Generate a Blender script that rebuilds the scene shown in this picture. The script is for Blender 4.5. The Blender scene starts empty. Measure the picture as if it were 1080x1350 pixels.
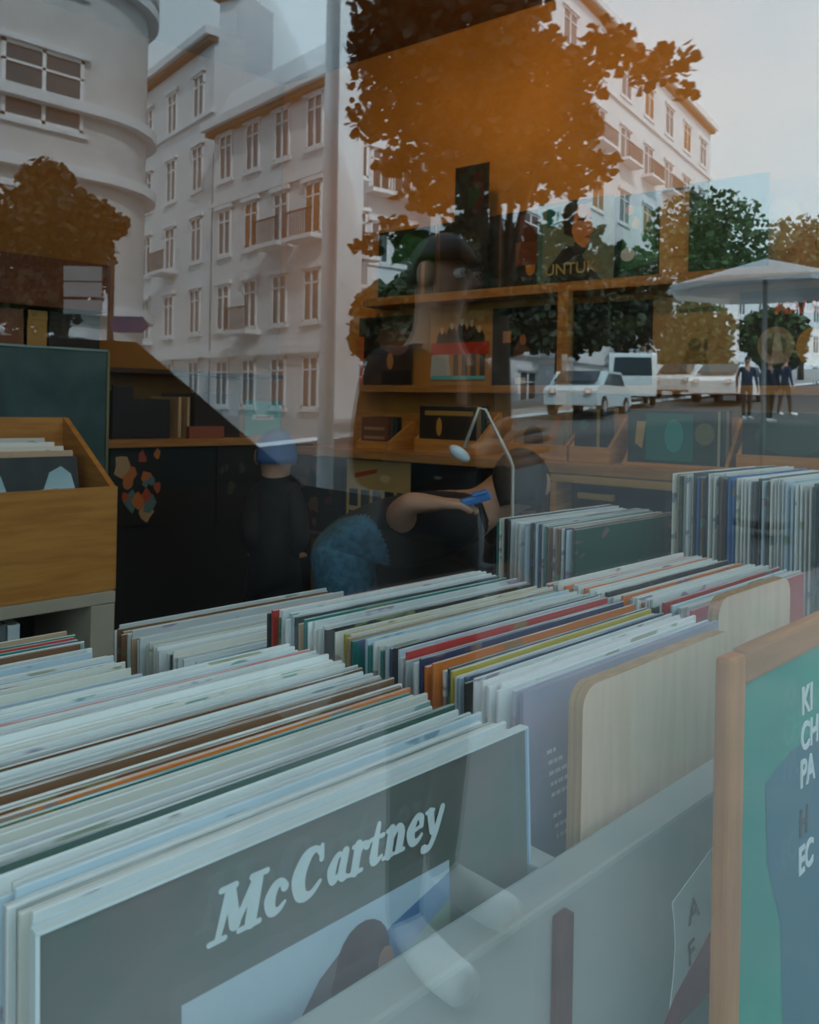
import bpy, bmesh, math, random
from mathutils import Vector, Matrix
random.seed(7)
PI = math.pi
scene = bpy.context.scene
col = scene.collection
# ------------------------------------------------------------------ camera geometry (used for reading positions out of the view)
FOC, CX, CY = 1064.0, 540.0, 534.0
HEAD, ROLL, H = math.radians(46.2), math.radians(1.1), 1.2
FV = Vector((math.cos(HEAD), math.sin(HEAD), 0)); RV = Vector((FV.y, -FV.x, 0)); EYE = Vector((0, 0, H))
GY = 0.12                                   # the shop window's plane
def ray(px, py):
    x, y = px-CX, py-CY
    a = x*math.cos(ROLL)+y*math.sin(ROLL); b = -x*math.sin(ROLL)+y*math.cos(ROLL)
    return FV*FOC+RV*a-Vector((0, 0, b))
def aty(px, py, Y): r = ray(px, py); return EYE+r*(Y/r.y)
def atd(px, py, d): return EYE+ray(px, py)*(d/FOC)
def street(px, py, d):                      # a place seen mirrored in the window, brought back to the street
    p = atd(px, py, d); return Vector((p.x, 2*GY-p.y, p.z))
# ------------------------------------------------------------------ materials
MC = {}
def mat(name, rgb, rough=.6, noise=0, scale=8, metal=0, spec=.4, bump=0, rgb2=None, stretch=None, emit=0, detail=4):
    if name in MC: return MC[name]
    m = bpy.data.materials.new(name); m.use_nodes = True; MC[name] = m
    nt = m.node_tree; b = nt.nodes['Principled BSDF']
    b.inputs['Roughness'].default_value = rough; b.inputs['Metallic'].default_value = metal
    b.inputs['Specular IOR Level'].default_value = spec
    c = (*rgb, 1); b.inputs['Base Color'].default_value = c
    if emit: b.inputs['Emission Color'].default_value = c; b.inputs['Emission Strength'].default_value = emit
    if noise or rgb2 or bump:
        tc = nt.nodes.new('ShaderNodeTexCoord'); mp = nt.nodes.new('ShaderNodeMapping')
        if stretch: mp.inputs['Scale'].default_value = stretch
        n = nt.nodes.new('ShaderNodeTexNoise'); n.inputs['Scale'].default_value = scale; n.inputs['Detail'].default_value = detail
        nt.links.new(tc.outputs['Object'], mp.inputs['Vector']); nt.links.new(mp.outputs[0], n.inputs['Vector'])
        if noise or rgb2:
            r = nt.nodes.new('ShaderNodeValToRGB')
            lo = rgb2 or tuple(v*(1-noise) for v in rgb); hi = rgb if rgb2 else tuple(min(1, v*(1+noise)) for v in rgb)
            r.color_ramp.elements[0].position = .36; r.color_ramp.elements[1].position = .64
            r.color_ramp.elements[0].color = (*lo, 1); r.color_ramp.elements[1].color = (*hi, 1)
            nt.links.new(n.outputs[0], r.inputs[0]); nt.links.new(r.outputs[0], b.inputs['Base Color'])
        if bump:
            bp = nt.nodes.new('ShaderNodeBump'); bp.inputs['Strength'].default_value = bump
            nt.links.new(n.outputs[0], bp.inputs['Height']); nt.links.new(bp.outputs[0], b.inputs['Normal'])
    return m
def flat(rgb, rough=.5): return mat('print_%02x%02x%02x' % tuple(int(v*255) for v in rgb), rgb, rough)
def sleeve_mat(name, edge=False):           # card whose colour is each sleeve's own, with a printed pattern that differs per sleeve
    m = bpy.data.materials.new(name); m.use_nodes = True; nt = m.node_tree; N = nt.nodes; L = nt.links
    b = N['Principled BSDF']; b.inputs['Roughness'].default_value = .33 if not edge else .7
    oi = N.new('ShaderNodeObjectInfo'); tc = N.new('ShaderNodeTexCoord')
    mp = N.new('ShaderNodeMapping'); L.new(tc.outputs['Object'], mp.inputs['Vector'])
    n = N.new('ShaderNodeTexNoise'); n.noise_dimensions = '4D'; n.inputs['Scale'].default_value = 1; n.inputs['Detail'].default_value = 3
    mul = N.new('ShaderNodeMath'); mul.operation = 'MULTIPLY'; mul.inputs[1].default_value = 90
    L.new(oi.outputs['Random'], mul.inputs[0]); L.new(mul.outputs[0], n.inputs['W'])
    mp.inputs['Scale'].default_value = (16, 1, 30) if not edge else (10, 900, 1)
    L.new(mp.outputs[0], n.inputs['Vector'])
    r = N.new('ShaderNodeValToRGB')
    mx = N.new('ShaderNodeMix'); mx.data_type = 'RGBA'
    L.new(n.outputs[0], r.inputs[0])
    if not edge:
        r.color_ramp.elements[0].position = .6; r.color_ramp.elements[1].position = .63
        r.color_ramp.elements[0].color = (0, 0, 0, 1); r.color_ramp.elements[1].color = (.75, .75, .75, 1)
        hs = N.new('ShaderNodeHueSaturation'); hs.inputs['Color'].default_value = (.12, .3, .3, 1)
        L.new(oi.outputs['Random'], hs.inputs['Hue'])
        L.new(r.outputs[0], mx.inputs[0]); L.new(oi.outputs['Color'], mx.inputs[6]); L.new(hs.outputs[0], mx.inputs[7])
    else:
        r.color_ramp.elements[0].position = .42; r.color_ramp.elements[1].position = .5
        r.color_ramp.elements[0].color = (.85, .85, .85, 1); r.color_ramp.elements[1].color = (.3, .3, .3, 1)
        mx.inputs[0].default_value = .55; L.new(r.outputs[0], mx.inputs[0])
        L.new(oi.outputs['Color'], mx.inputs[6]); mx.inputs[7].default_value = (.72, .74, .72, 1)
    L.new(mx.outputs[2], b.inputs['Base Color'])
    return m
M_cover = sleeve_mat('printed_card'); M_edge = sleeve_mat('card_edge', True)
# ------------------------------------------------------------------ mesh helpers
V = Vector
class MB:
    def __init__(s): s.bm = bmesh.new(); s.mats = []
    def mi(s, m):
        if m not in s.mats: s.mats.append(m)
        return s.mats.index(m)
    def box(s, lo, hi, m, bev=0, rot=None, piv=None):
        i = s.mi(m); lo = Vector(lo); hi = Vector(hi); c = (lo+hi)/2; d = hi-lo
        r = bmesh.ops.create_cube(s.bm, size=1); vs = r['verts']
        for v in vs: v.co = Vector((v.co.x*d.x, v.co.y*d.y, v.co.z*d.z))+c
        fs = list({f for v in vs for f in v.link_faces})
        if bev:
            es = list({e for v in vs for e in v.link_edges})
            rr = bmesh.ops.bevel(s.bm, geom=es, offset=bev, segments=2, affect='EDGES', profile=.6)
            fs = list(set(rr['faces']) | {f for f in fs if f.is_valid}); vs = list({v for f in fs for v in f.verts})
        for f in fs: f.material_index = i
        if rot is not None: bmesh.ops.rotate(s.bm, verts=vs, cent=piv or c, matrix=rot)
        return vs
    def poly(s, pts, m, thick=None):        # flat polygon, or a slab when thick (a vector) is given
        i = s.mi(m); vs = [s.bm.verts.new(p) for p in pts]; f = s.bm.faces.new(vs); f.material_index = i
        if thick is not None:
            t = Vector(thick); v2 = [s.bm.verts.new(Vector(p)+t) for p in pts]
            g = s.bm.faces.new(list(reversed(v2))); g.material_index = i
            n = len(pts)
            for k in range(n):
                q = s.bm.faces.new([vs[(k+1) % n], vs[k], v2[k], v2[(k+1) % n]]); q.material_index = i
    def tube(s, pts, rad, m, seg=10, caps=True, smooth=True):
        i = s.mi(m); pts = [Vector(p) for p in pts]; n = len(pts)
        rads = rad if isinstance(rad, (list, tuple)) else [rad]*n; rings = []
        up = Vector((0, 0, 1))
        for k, p in enumerate(pts):
            t = (pts[min(k+1, n-1)]-pts[max(k-1, 0)]).normalized()
            a = t.cross(up if abs(t.z) < .95 else Vector((1, 0, 0))).normalized(); b = t.cross(a)
            rings.append([s.bm.verts.new(p+(a*math.cos(2*PI*j/seg)+b*math.sin(2*PI*j/seg))*rads[k]) for j in range(seg)])
        for k in range(n-1):
            for j in range(seg):
                f = s.bm.faces.new([rings[k][j], rings[k][(j+1) % seg], rings[k+1][(j+1) % seg], rings[k+1][j]])
                f.material_index = i; f.smooth = smooth
        if caps:
            for rg in (rings[0], rings[-1]):
                f = s.bm.faces.new(rg); f.material_index = i
    def ball(s, c, r, m, seg=14, sc=(1, 1, 1)):
        i = s.mi(m); rr = bmesh.ops.create_uvsphere(s.bm, u_segments=seg, v_segments=max(6, seg*2//3), radius=1)
        for v in rr['verts']: v.co = Vector((v.co.x*r*sc[0], v.co.y*r*sc[1], v.co.z*r*sc[2]))+Vector(c)
        for f in {f for v in rr['verts'] for f in v.link_faces}: f.material_index = i; f.smooth = True
    def disc(s, c, a, b, m, n=20):
        c = Vector(c); a = Vector(a); b = Vector(b)
        s.poly([c+a*math.cos(2*PI*k/n)+b*math.sin(2*PI*k/n) for k in range(n)], m)
    def build(s, name, parent=None, loc=None, shell=False):
        if not shell: bmesh.ops.recalc_face_normals(s.bm, faces=s.bm.faces)
        me = bpy.data.meshes.new(name); s.bm.to_mesh(me); s.bm.free()
        for m in s.mats: me.materials.append(m)
        o = bpy.data.objects.new(name, me); col.objects.link(o)
        if loc is not None: o.location = loc
        if parent is not None: o.parent = parent
        return o
def tag(o, label=None, cat=None, group=None, kind=None):
    if label: o['label'] = label
    if cat: o['category'] = cat
    if group: o['group'] = group
    if kind: o['kind'] = kind
    return o
def empty(name, loc=(0, 0, 0), rz=0, label=None, cat=None, group=None):
    o = bpy.data.objects.new(name, None); o.empty_display_size = .1; col.objects.link(o)
    o.location = loc; o.rotation_euler = (0, 0, rz); return tag(o, label, cat, group)
def text_mesh(txt, size, m, name, bold=.0, ext=.0004):
    cu = bpy.data.curves.new('lettering', 'FONT'); cu.body = txt; cu.size = size; cu.offset = bold*size; cu.extrude = ext
    ob = bpy.data.objects.new('lettering', cu); col.objects.link(ob)
    dg = bpy.context.evaluated_depsgraph_get(); me = bpy.data.meshes.new_from_object(ob.evaluated_get(dg))
    bpy.data.objects.remove(ob); me.materials.clear(); me.materials.append(m)
    o = bpy.data.objects.new(name, me); col.objects.link(o); return o
def struct(o): o['kind'] = 'structure'; return o
def copy_tree(o, parent=None):
    c = o.copy(); col.objects.link(c)
    if parent is not None: c.parent = parent
    for ch in list(o.children): copy_tree(ch, c)
    return c

# ------------------------------------------------------------------ materials used in the shop
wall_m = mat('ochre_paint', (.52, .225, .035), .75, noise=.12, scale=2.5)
ceil_m = mat('ceiling_brown', (.2, .1, .035), .9, noise=.1)
floor_m = mat('grey_floor', (.1, .105, .1), .6, noise=.25, scale=3)
oak = mat('honey_wood', (.52, .24, .05), .5, rgb2=(.4, .165, .03), scale=7, stretch=(1, 1, 9))
pale_ply = mat('pale_plywood', (.9, .64, .46), .5, rgb2=(.82, .56, .38), scale=9, stretch=(9, 1, 1))
ply_edge = mat('plywood_edge', (.52, .3, .14), .6, rgb2=(.38, .2, .08), scale=60, stretch=(1, 6, .2))
frame_wood = mat('orange_pine', (.62, .24, .06), .5, rgb2=(.45, .15, .03), scale=8, stretch=(6, 6, .8))
frame_rail = mat('orange_pine_rail', (.58, .2, .035), .5, rgb2=(.38, .14, .035), scale=8, stretch=(.8, 6, 6))
bin_paint = mat('pale_grey_paint', (.4, .42, .4), .45, noise=.06, scale=5)
dark_wood = mat('dark_varnished_wood', (.045, .022, .01), .5, noise=.2)
black_m = mat('black_laminate', (.012, .012, .012), .5)
beige_m = mat('beige_laminate', (.42, .37, .29), .55, noise=.05)
shelf_m = mat('ochre_shelf_wood', (.4, .19, .045), .5, rgb2=(.3, .13, .03), scale=6, stretch=(1, 1, 10))

# ------------------------------------------------------------------ the room shell
WP0 = atd(757, 372, 3.2); ER = Vector((.162, -.987, 0)).normalized(); WN = Vector((-.987, -.162, 0)).normalized()
WP0.z = 0
def wpt(px, py, off=0):                     # point on the plane standing "off" metres in front of the long side wall
    r = ray(px, py); q = WP0+WN*off; t = (q-EYE).dot(WN)/r.dot(WN); return EYE+r*t
def wfr(p): d = p-WP0; return d.dot(ER), d.z, d.dot(WN)      # position -> along, height, off the wall
def wpos(s, z, off): p = WP0+ER*s+WN*off; return Vector((p.x, p.y, z))
WROT = math.atan2(ER.y, ER.x)
YB = 3.5; ZC = 2.85
# corner of long wall and back wall
sB = (YB-WP0.y)/ER.y; XC = (WP0+ER*sB).x
sG = (GY-WP0.y)/ER.y; XG = (WP0+ER*sG).x
XL = -2.2
m = MB(); m.box((XL-.1, YB, 0), (XC+.3, YB+.12, ZC), mat('shaded_ochre_paint', (.26, .12, .025), .8, noise=.12, scale=2.5)); struct(m.build('wall_back'))  # side wall's ochre, darkened in the colour to stand in for dimmer light
m = MB(); m.poly([wpos(sB-.1, 0, 0), wpos(sG+.05, 0, 0), wpos(sG+.05, ZC, 0), wpos(sB-.1, ZC, 0)], wall_m, -WN*.12); struct(m.build('wall_right'))
m = MB(); m.box((XL-.12, GY+.2, 0), (XL, YB, ZC), wall_m); struct(m.build('wall_left'))
m = MB(); m.box((XL-.12, GY-.02, -.06), (XC+1.4, YB+.12, 0), floor_m); struct(m.build('floor'))
m = MB(); m.box((XL-.12, GY-.02, ZC), (XC+1.4, YB+.12, ZC+.1), ceil_m); struct(m.build('ceiling'))
# window glass
g = bpy.data.materials.new('window_glass'); g.use_nodes = True; nt = g.node_tree; nt.nodes.clear()
out = nt.nodes.new('ShaderNodeOutputMaterial'); mx = nt.nodes.new('ShaderNodeMixShader'); tr = nt.nodes.new('ShaderNodeBsdfTransparent')
gl = nt.nodes.new('ShaderNodeBsdfGlossy'); gl.inputs['Roughness'].default_value = 0
fr = nt.nodes.new('ShaderNodeFresnel'); fr.inputs['IOR'].default_value = 1.5
ma = nt.nodes.new('ShaderNodeMath'); ma.operation = 'MULTIPLY_ADD'; ma.inputs[1].default_value = .18; ma.inputs[2].default_value = .078
tr.inputs[0].default_value = (.96, .985, .98, 1)
nt.links.new(fr.outputs[0], ma.inputs[0]); nt.links.new(ma.outputs[0], mx.inputs[0]); nt.links.new(tr.outputs[0], mx.inputs[1]); nt.links.new(gl.outputs[0], mx.inputs[2]); nt.links.new(mx.outputs[0], out.inputs[0])
m = MB(); m.box((XL, GY-.003, .03), (XG+.3, GY+.003, ZC), g); struct(m.build('window_1'))

# ------------------------------------------------------------------ record sleeves
def sleeve_proto(size=.313, t=.0028, inner=False):
    m = MB(); h = size
    vs = m.box((0, -t/2, 0), (size, t/2, h), M_cover, bev=.0007)
    e = m.mi(M_edge)
    for f in m.bm.faces:
        c = f.calc_center_median()
        if c.z > h-.0012: f.material_index = e
    me = m.build('record_sleeve'); return me
proto = sleeve_proto(); SLEEVE = proto.data; bpy.data.objects.remove(proto)
PAL = {'white': (.78, .8, .78), 'ivory': (.72, .7, .62), 'light blue': (.5, .62, .7), 'pale grey': (.55, .58, .58), 'lilac': (.45, .44, .56),
       'teal': (.02, .2, .18), 'dark green': (.02, .08, .06), 'black': (.015, .016, .018), 'navy blue': (.02, .05, .14), 'blue': (.03, .16, .42),
       'orange': (.75, .2, .03), 'red': (.55, .05, .04), 'brown': (.2, .1, .05), 'tan': (.5, .33, .2), 'yellow': (.65, .48, .05), 'dark grey': (.08, .09, .09)}
LIGHT = ['white']*10+['light blue']*3+['ivory']*3+['pale grey']*5+['teal', 'dark green', 'tan', 'orange', 'dark grey', 'brown', 'red']
MIX = ['white']*4+['pale grey']*3+['ivory']*2+['light blue']*2+['teal', 'teal', 'dark green', 'dark green', 'black', 'black', 'navy blue', 'blue', 'brown', 'brown', 'tan', 'tan', 'ivory', 'pale grey', 'white', 'dark grey', 'dark grey', 'dark grey', 'orange']
ORD = ['first', 'second', 'third', 'fourth', 'fifth', 'sixth', 'seventh', 'eighth', 'ninth', 'tenth']
def ordinal(n):
    if n < 10: return ORD[n]
    n += 1; suf = 'th' if 10 < n % 100 < 14 else {1: 'st', 2: 'nd', 3: 'rd'}.get(n % 10, 'th')
    return '%d%s' % (n, suf)
def row(X, ztop, y0, y1, n, lean, pal, where, group, fixed={}, jx=.005, gaps=(), skip_first=0, drop=0, rz=0, dirv=None, sc=1.0):
    """a row of sleeves standing one behind another, front (y0) to back (y1)"""
    ws = [random.uniform(.85, 1.2) for k in range(n)]
    for gi, gw in gaps: ws[gi] *= gw
    tot = sum(ws); y = y0; res = []
    for k in range(n):
        y += ws[k]/tot*(y1-y0)
        cn = fixed.get(k) or random.choice(pal)
        c = PAL[cn]; j = random.uniform(.85, 1.12)
        o = bpy.data.objects.new('record_sleeve', SLEEVE); col.objects.link(o)
        o.color = (min(1, c[0]*j), min(1, c[1]*j), min(1, c[2]*j), 1)
        s = sc*random.uniform(.975, 1.0)
        o.scale = (random.uniform(.99, 1.0)*sc, random.choice((.8, 1, 1, 1.2)), s)
        zb = ztop-.313*math.cos(lean)*sc
        if dirv is None: o.location = (X+random.uniform(-jx, jx), y-.313*math.sin(lean), zb+.002)
        else:
            p = dirv(y); o.location = (p.x, p.y, zb+.002)
        o.rotation_euler = (-lean, 0, rz)
        tag(o, '%s record sleeve, %s from the front %s' % (cn, ordinal(k+skip_first), where), 'record', group)
        res.append(o)
    return res
R10 = math.radians(2.7)
row(.122, .982, .346, .60, 60, R10, LIGHT, 'behind the grey lettered album', 'records in the front left bin',
    fixed={0: 'light blue', 1: 'white', 2: 'ivory', 3: 'dark green', 4: 'white', 5: 'pale grey', 9: 'white', 10: 'white', 11: 'dark green', 12: 'white', 13: 'white', 14: 'pale grey', 17: 'brown', 18: 'ivory', 19: 'dark green', 20: 'teal', 26: 'brown', 27: 'tan', 28: 'brown', 30: 'ivory', 24: 'white'},
    gaps=((0, 1.3), (4, 1.8), (10, 2.4), (13, 3.4), (24, 1.6)))
row(.476, .988, .375, .70, 60, R10*.5, LIGHT+['teal', 'navy blue', 'black', 'yellow'], 'of the bin behind the rounded divider', 'records in the middle bin',
    fixed={0: 'lilac', 1: 'white', 2: 'white', 12: 'navy blue', 16: 'orange', 17: 'navy blue', 24: 'black', 25: 'navy blue', 33: 'teal', 36: 'yellow', 39: 'black', 46: 'teal'}, gaps=((1, 2), (6, 2), (20, 2.2), (33, 3), (38, 2.4), (46, 2.6)))
row(.02, .955, .66, .86, 22, R10, LIGHT, 'of the pile at the left picture edge', 'records at the left edge', fixed={21: 'tan', 20: 'teal', 19: 'red'}, gaps=((5, 2.5), (12, 2.5)))
row(.415, .932, .74, .93, 26, R10*.6, LIGHT+['ivory']*4, 'of the low bin by the aisle', 'records in the low bin by the aisle', fixed={25: 'pale grey', 22: 'tan', 21: 'brown'}, gaps=((4, 2.4), (12, 2.2), (18, 2)))
row(.815, .988, .405, .60, 34, R10*.5, LIGHT+['orange', 'red', 'teal', 'black'], 'of the bin by the small rounded divider', 'records in the right bin',
    fixed={5: 'red', 12: 'white', 15: 'orange', 20: 'white', 24: 'orange', 28: 'orange', 33: 'white'}, gaps=((5, 2), (15, 2), (24, 2), (28, 2)))
row(1.00, 1.022, .68, .835, 26, 0, MIX, 'of the row below the yellow crate', 'records in the row below the wooden crate', fixed={0: 'dark green', 1: 'brown', 25: 'teal', 24: 'white'}, gaps=((20, 1.5),))
row(1.215, 1.10, .36, .645, 46, 0, MIX, 'of the tall row at far right', 'records in the tall right row', fixed={45: 'ivory', 38: 'blue', 44: 'tan'})

# ------------------------------------------------------------------ lettered album at the front
AX, AY, AZT, AL = .121, .338, .983, .315
alb = empty('record_album', (AX, AY, AZT-AL), 0, 'grey album with white cursive-style lettering McCartney, standing foremost in the left bin', 'record')
alb.rotation_euler = (-R10, 0, 0); alb.location.y -= .313*math.sin(R10); alb['label'] = 'grey album lettered McCartney above a blue picture, foremost in the left bin'
cov = mat('album_grey', (.1, .14, .12), .35, rgb2=(.16, .145, .135), scale=14)
m = MB(); m.box((0, -.002, 0), (AL, .002, AL), cov, bev=.0006); m.build('jacket', alb)
m = MB(); pale = mat('clear_sleeve_edge', (.72, .8, .8), .3)
m.box((-.0022, -.0032, 0), (-.0004, .0032, AL+.001), pale); m.box((AL+.0006, -.0032, 0), (AL+.0026, .0032, AL+.001), mat('clear_sleeve_seam', (.45, .6, .8), .3)); m.box((-.002, -.0032, AL+.0004), (AL+.002, .0032, AL+.0018), pale)
m.build('clear_sleeve_edge', alb)
# lettering, built from swelling strokes
def glyphs():
    S = {}
    S['M'] = (1.72, [([(.42, 1.3), (.28, .12)], [.3, .2]), ([(.02, .07), (.52, .07)], [.17, .17]), ([(.45, 1.35), (.8, .32)], [.34, .4]), ([(.85, .3), (1.3, 1.32)], [.22, .26]), ([(1.36, 1.3), (1.36, .15)], [.42, .4]), ([(.98, .07), (1.68, .07)], [.17, .17]), ([(.12, 1.42), (.6, 1.42)], [.18, .2]), ([(1.15, 1.42), (1.68, 1.42)], [.2, .18])])
    S['c'] = (.92, [([(.74, .7), (.58, .9), (.36, .82), (.24, .5), (.36, .17), (.6, .1), (.82, .26)], [.3, .2, .32, .42, .34, .2, .12])])
    S['C'] = (1.42, [([(1.1, 1.42), (1.16, 1.02)], [.16, .2]), ([(1.1, 1.2), (.86, 1.4), (.52, 1.26), (.32, .75), (.5, .22), (.88, .1), (1.22, .36)], [.2, .2, .42, .54, .44, .22, .14])])
    S['a'] = (.98, [([(.66, .8), (.42, .88), (.24, .5), (.36, .14), (.62, .3)], [.14, .2, .38, .26, .14]), ([(.74, .9), (.7, .2), (.94, .1)], [.3, .34, .14])])
    S['r'] = (.78, [([(.3, .9), (.28, .1)], [.34, .34]), ([(.06, .07), (.58, .07)], [.15, .15]), ([(.08, .9), (.3, .9)], [.15, .2]), ([(.34, .55), (.5, .84), (.68, .78)], [.14, .2, .32])])
    S['t'] = (.7, [([(.34, 1.28), (.28, .3), (.42, .1), (.66, .2)], [.18, .38, .24, .12]), ([(.04, .86), (.62, .86)], [.16, .16])])
    S['n'] = (1.02, [([(.3, .9), (.28, .1)], [.34, .34]), ([(.06, .07), (.5, .07)], [.15, .15]), ([(.08, .9), (.3, .9)], [.15, .2]), ([(.34, .55), (.58, .88), (.78, .7), (.76, .16)], [.14, .22, .34, .34]), ([(.62, .07), (1.0, .07)], [.15, .15])])
    S['e'] = (.9, [([(.26, .46), (.74, .56)], [.14, .14]), ([(.76, .56), (.68, .84), (.44, .9), (.24, .5), (.38, .14), (.62, .1), (.82, .26)], [.2, .28, .22, .42, .32, .2, .12])])
    S['y'] = (.95, [([(.04, .9), (.4, .9)], [.14, .14]), ([(.24, .86), (.46, .2)], [.34, .3]), ([(.86, .86), (.62, .05), (.4, -.32), (.12, -.3)], [.26, .26, .22, .32])])
    return S
def letter_word(word, unit, m_, shear=.22, spread=1.0):
    G = glyphs(); mb = MB(); x = 0; lay = [0]
    def nxt(v): return Vector((v.x, -lay[0]*1.6e-6, v.z))
    for ch in word:
        adv, strokes = G[ch]
        for pts, ws in strokes:
            P = [Vector(((x+p[0]+p[1]*shear)*unit, 0, p[1]*unit)) for p in pts]; W = [w*unit/2 for w in ws]
            fine = []; fw = []
            for k in range(len(P)-1):
                p0 = P[max(k-1, 0)]; p1 = P[k]; p2 = P[k+1]; p3 = P[min(k+2, len(P)-1)]
                for q in range(5):
                    t = q/5
                    fine.append(.5*((2*p1)+(p2-p0)*t+(2*p0-5*p1+4*p2-p3)*t*t+(3*p1-p0-3*p2+p3)*t**3)); fw.append(W[k]*(1-t)+W[k+1]*t)
            fine.append(P[-1]); fw.append(W[-1])
            for k in range(len(fine)):
                lay[0] += 1
                mb.disc(nxt(fine[k]), Vector((fw[k], 0, 0)), Vector((0, 0, fw[k])), m_, 12)
                if k+1 < len(fine):
                    d = fine[k+1]-fine[k]
                    if d.length < 1e-7: continue
                    nn = Vector((-d.z, 0, d.x)).normalized()
                    lay[0] += 1
                    mb.poly([nxt(v_) for v_ in (fine[k]-nn*fw[k], fine[k+1]-nn*fw[k+1], fine[k+1]+nn*fw[k+1], fine[k]+nn*fw[k])], m_)
        x += adv*spread
    return mb, x*unit
mb, wd = letter_word('McCartney', .0166, mat('white_ink', (.66, .74, .74), .5))
lw = mb.build('lettering', alb, (.0755, -.0024, AL-.0385)); lw['label'] = 'white lettering McCartney'
m = MB(); yy = -.0023
def pq(x0, z0, x1, z1): return [(x0, yy, z0), (x1, yy, z0), (x1, yy, z1), (x0, yy, z1)]
m.poly(pq(.062, .04, .239, AL-.058), mat('picture_sky', (.5, .6, .66), .4, rgb2=(.42, .55, .65), scale=9)); yy = -.0024
m.poly([(.062, yy, .175), (.11, yy, .2), (.15, yy, .215), (.19, yy, .238), (.239, yy, .25), (.239, yy, .1), (.062, yy, .1)], mat('picture_blue_hills', (.07, .17, .34), .4, rgb2=(.14, .27, .42), scale=16))
yy = -.0025; m.poly([(.17, yy, .198), (.2, yy, .218), (.239, yy, .235), (.239, yy, .1), (.15, yy, .1)], mat('picture_grass', (.2, .25, .16), .4, rgb2=(.15, .3, .28), scale=18))
hairm = mat('picture_hair', (.07, .05, .055), .5, rgb2=(.11, .08, .085), scale=30)
yy = -.0026; m.poly([(.085, yy, .1), (.105, yy, .18), (.12, yy, .21), (.14, yy, .232), (.158, yy, .242), (.17, yy, .1)], mat('picture_coat', (.1, .1, .11), .5, rgb2=(.16, .15, .15), scale=20))
m.disc((.17, -.00265, .229), (.019, 0, .004), (-.004, 0, .02), hairm); m.disc((.161, -.0027, .22), (.013, 0, .004), (-.004, 0, .014), hairm)
m.disc((.1865, -.00272, .22), (.006, 0, 0), (0, 0, .009), flat((.42, .22, .16)))
m.disc((.17, -.00272, .205), (.007, 0, 0), (0, 0, .007), flat((.5, .55, .55)))
m.disc((.122, -.00275, .196), (.005, 0, 0), (0, 0, .006), flat((.7, .22, .07))); m.disc((.112, -.00275, .186), (.004, 0, 0), (0, 0, .004), flat((.7, .22, .07)))
pi_ = m.build('cover_picture', alb, shell=True); pi_['label'] = 'pale blue picture of a dark-haired figure outdoors'
# lilac album, first of middle bin: small white text lines
lil = empty('record_album', (.476, .3705, .674), 0, 'lilac-grey album with small white lines of text, behind the rounded plywood divider', 'record')
lil.rotation_euler = (-R10*.5, 0, 0); lil.location.y -= .313*math.sin(R10*.5)
m = MB(); m.box((0, -.002, 0), (.315, .002, .315), mat('lilac_card', (.33, .32, .42), .4, noise=.05), bev=.0006); m.build('jacket', lil)
m = MB(); wi = flat((.75, .78, .8))
for k, (x0, w) in enumerate([(.028, .012), (.03, .018), (.031, .03), (.033, .038), (.034, .044), (.036, .012), (.038, .024), (.04, .03)]):
    z = .262-k*.0085-(.008 if k > 4 else 0); x = x0
    while x < x0+w:
        ww = random.uniform(.003, .007); m.box((x, -.00225, z), (min(x+ww, x0+w), -.0021, z+.003), wi); x += ww+.0015
m.build('text_lines', lil)

# ------------------------------------------------------------------ main browser bin (front)
br = empty('record_browser', (0, .3, 0), 0, 'pale grey painted record bin running along the window, front panel and divided compartments', 'record bin')
def bbox(name, lo, hi, mt, bev=.002, par=br, lab=None):
    m = MB(); m.box(lo, hi, mt, bev); o = m.build(name, par); o.location = -Vector(par.location)
    if lab: o['label'] = lab
    return o
bbox('front_panel', (-.35, .285, .06), (1.5, .3135, .905), bin_paint, .003)
bbox('divider_panel', (.4365, .318, .06), (.4555, .62, .895), bin_paint)
bbox('divider_panel', (.7925, .318, .06), (.8105, .62, .895), bin_paint)
bbox('divider_panel', (1.14, .318, .06), (1.16, .62, .895), bin_paint)
bbox('end_panel', (-.37, .285, .06), (-.352, .62, .895), bin_paint)
bbox('bottom_board', (-.35, .32, .645), (1.5, .62, .668), black_m)
bbox('edge_strip', (.399, .2775, .06), (.412, .2845, .897), mat('reddish_brown_strip', (.13, .05, .045), .5, noise=.2, scale=20), .001, lab='dark reddish brown vertical strip')
bbox('plinth', (-.33, .31, 0), (1.46, .6, .06), black_m)
# aisle-side bins
br2 = empty('record_browser', (0, .8, 0), 0, 'low pale bin standing behind the front record bin, along the dark aisle', 'record bin')
bbox('bottom_board', (-.1, .64, .59), (.80, .95, .612), black_m, par=br2)
bbox('back_panel', (-.1, .948, .06), (.80, .962, .8), bin_paint, par=br2)
bbox('side_panel', (-.12, .64, .06), (-.101, .962, .8), bin_paint, par=br2)
bbox('side_panel', (.80, .64, .06), (.818, .962, .8), bin_paint, par=br2)
bbox('divider_panel', (.372, .64, .06), (.392, .947, .8), bin_paint, par=br2)
bbox('plinth', (-.08, .66, 0), (.78, .93, .06), black_m, par=br2)
br3 = empty('record_browser', (1.3, .8, 0), 0, 'bin holding the two right-hand rows of records, behind the front bin', 'record bin')
bbox('bottom_board', (.98, .645, .68), (1.6, .86, .706), black_m, par=br3)
bbox('raised_shelf', (1.20, .33, .755), (1.6, .643, .785), black_m, par=br3)
bbox('side_panel', (.96, .645, 0), (.979, .86, .86), bin_paint, par=br3)
bbox('side_panel', (1.601, .33, 0), (1.62, .86, .86), bin_paint, par=br3)

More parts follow.
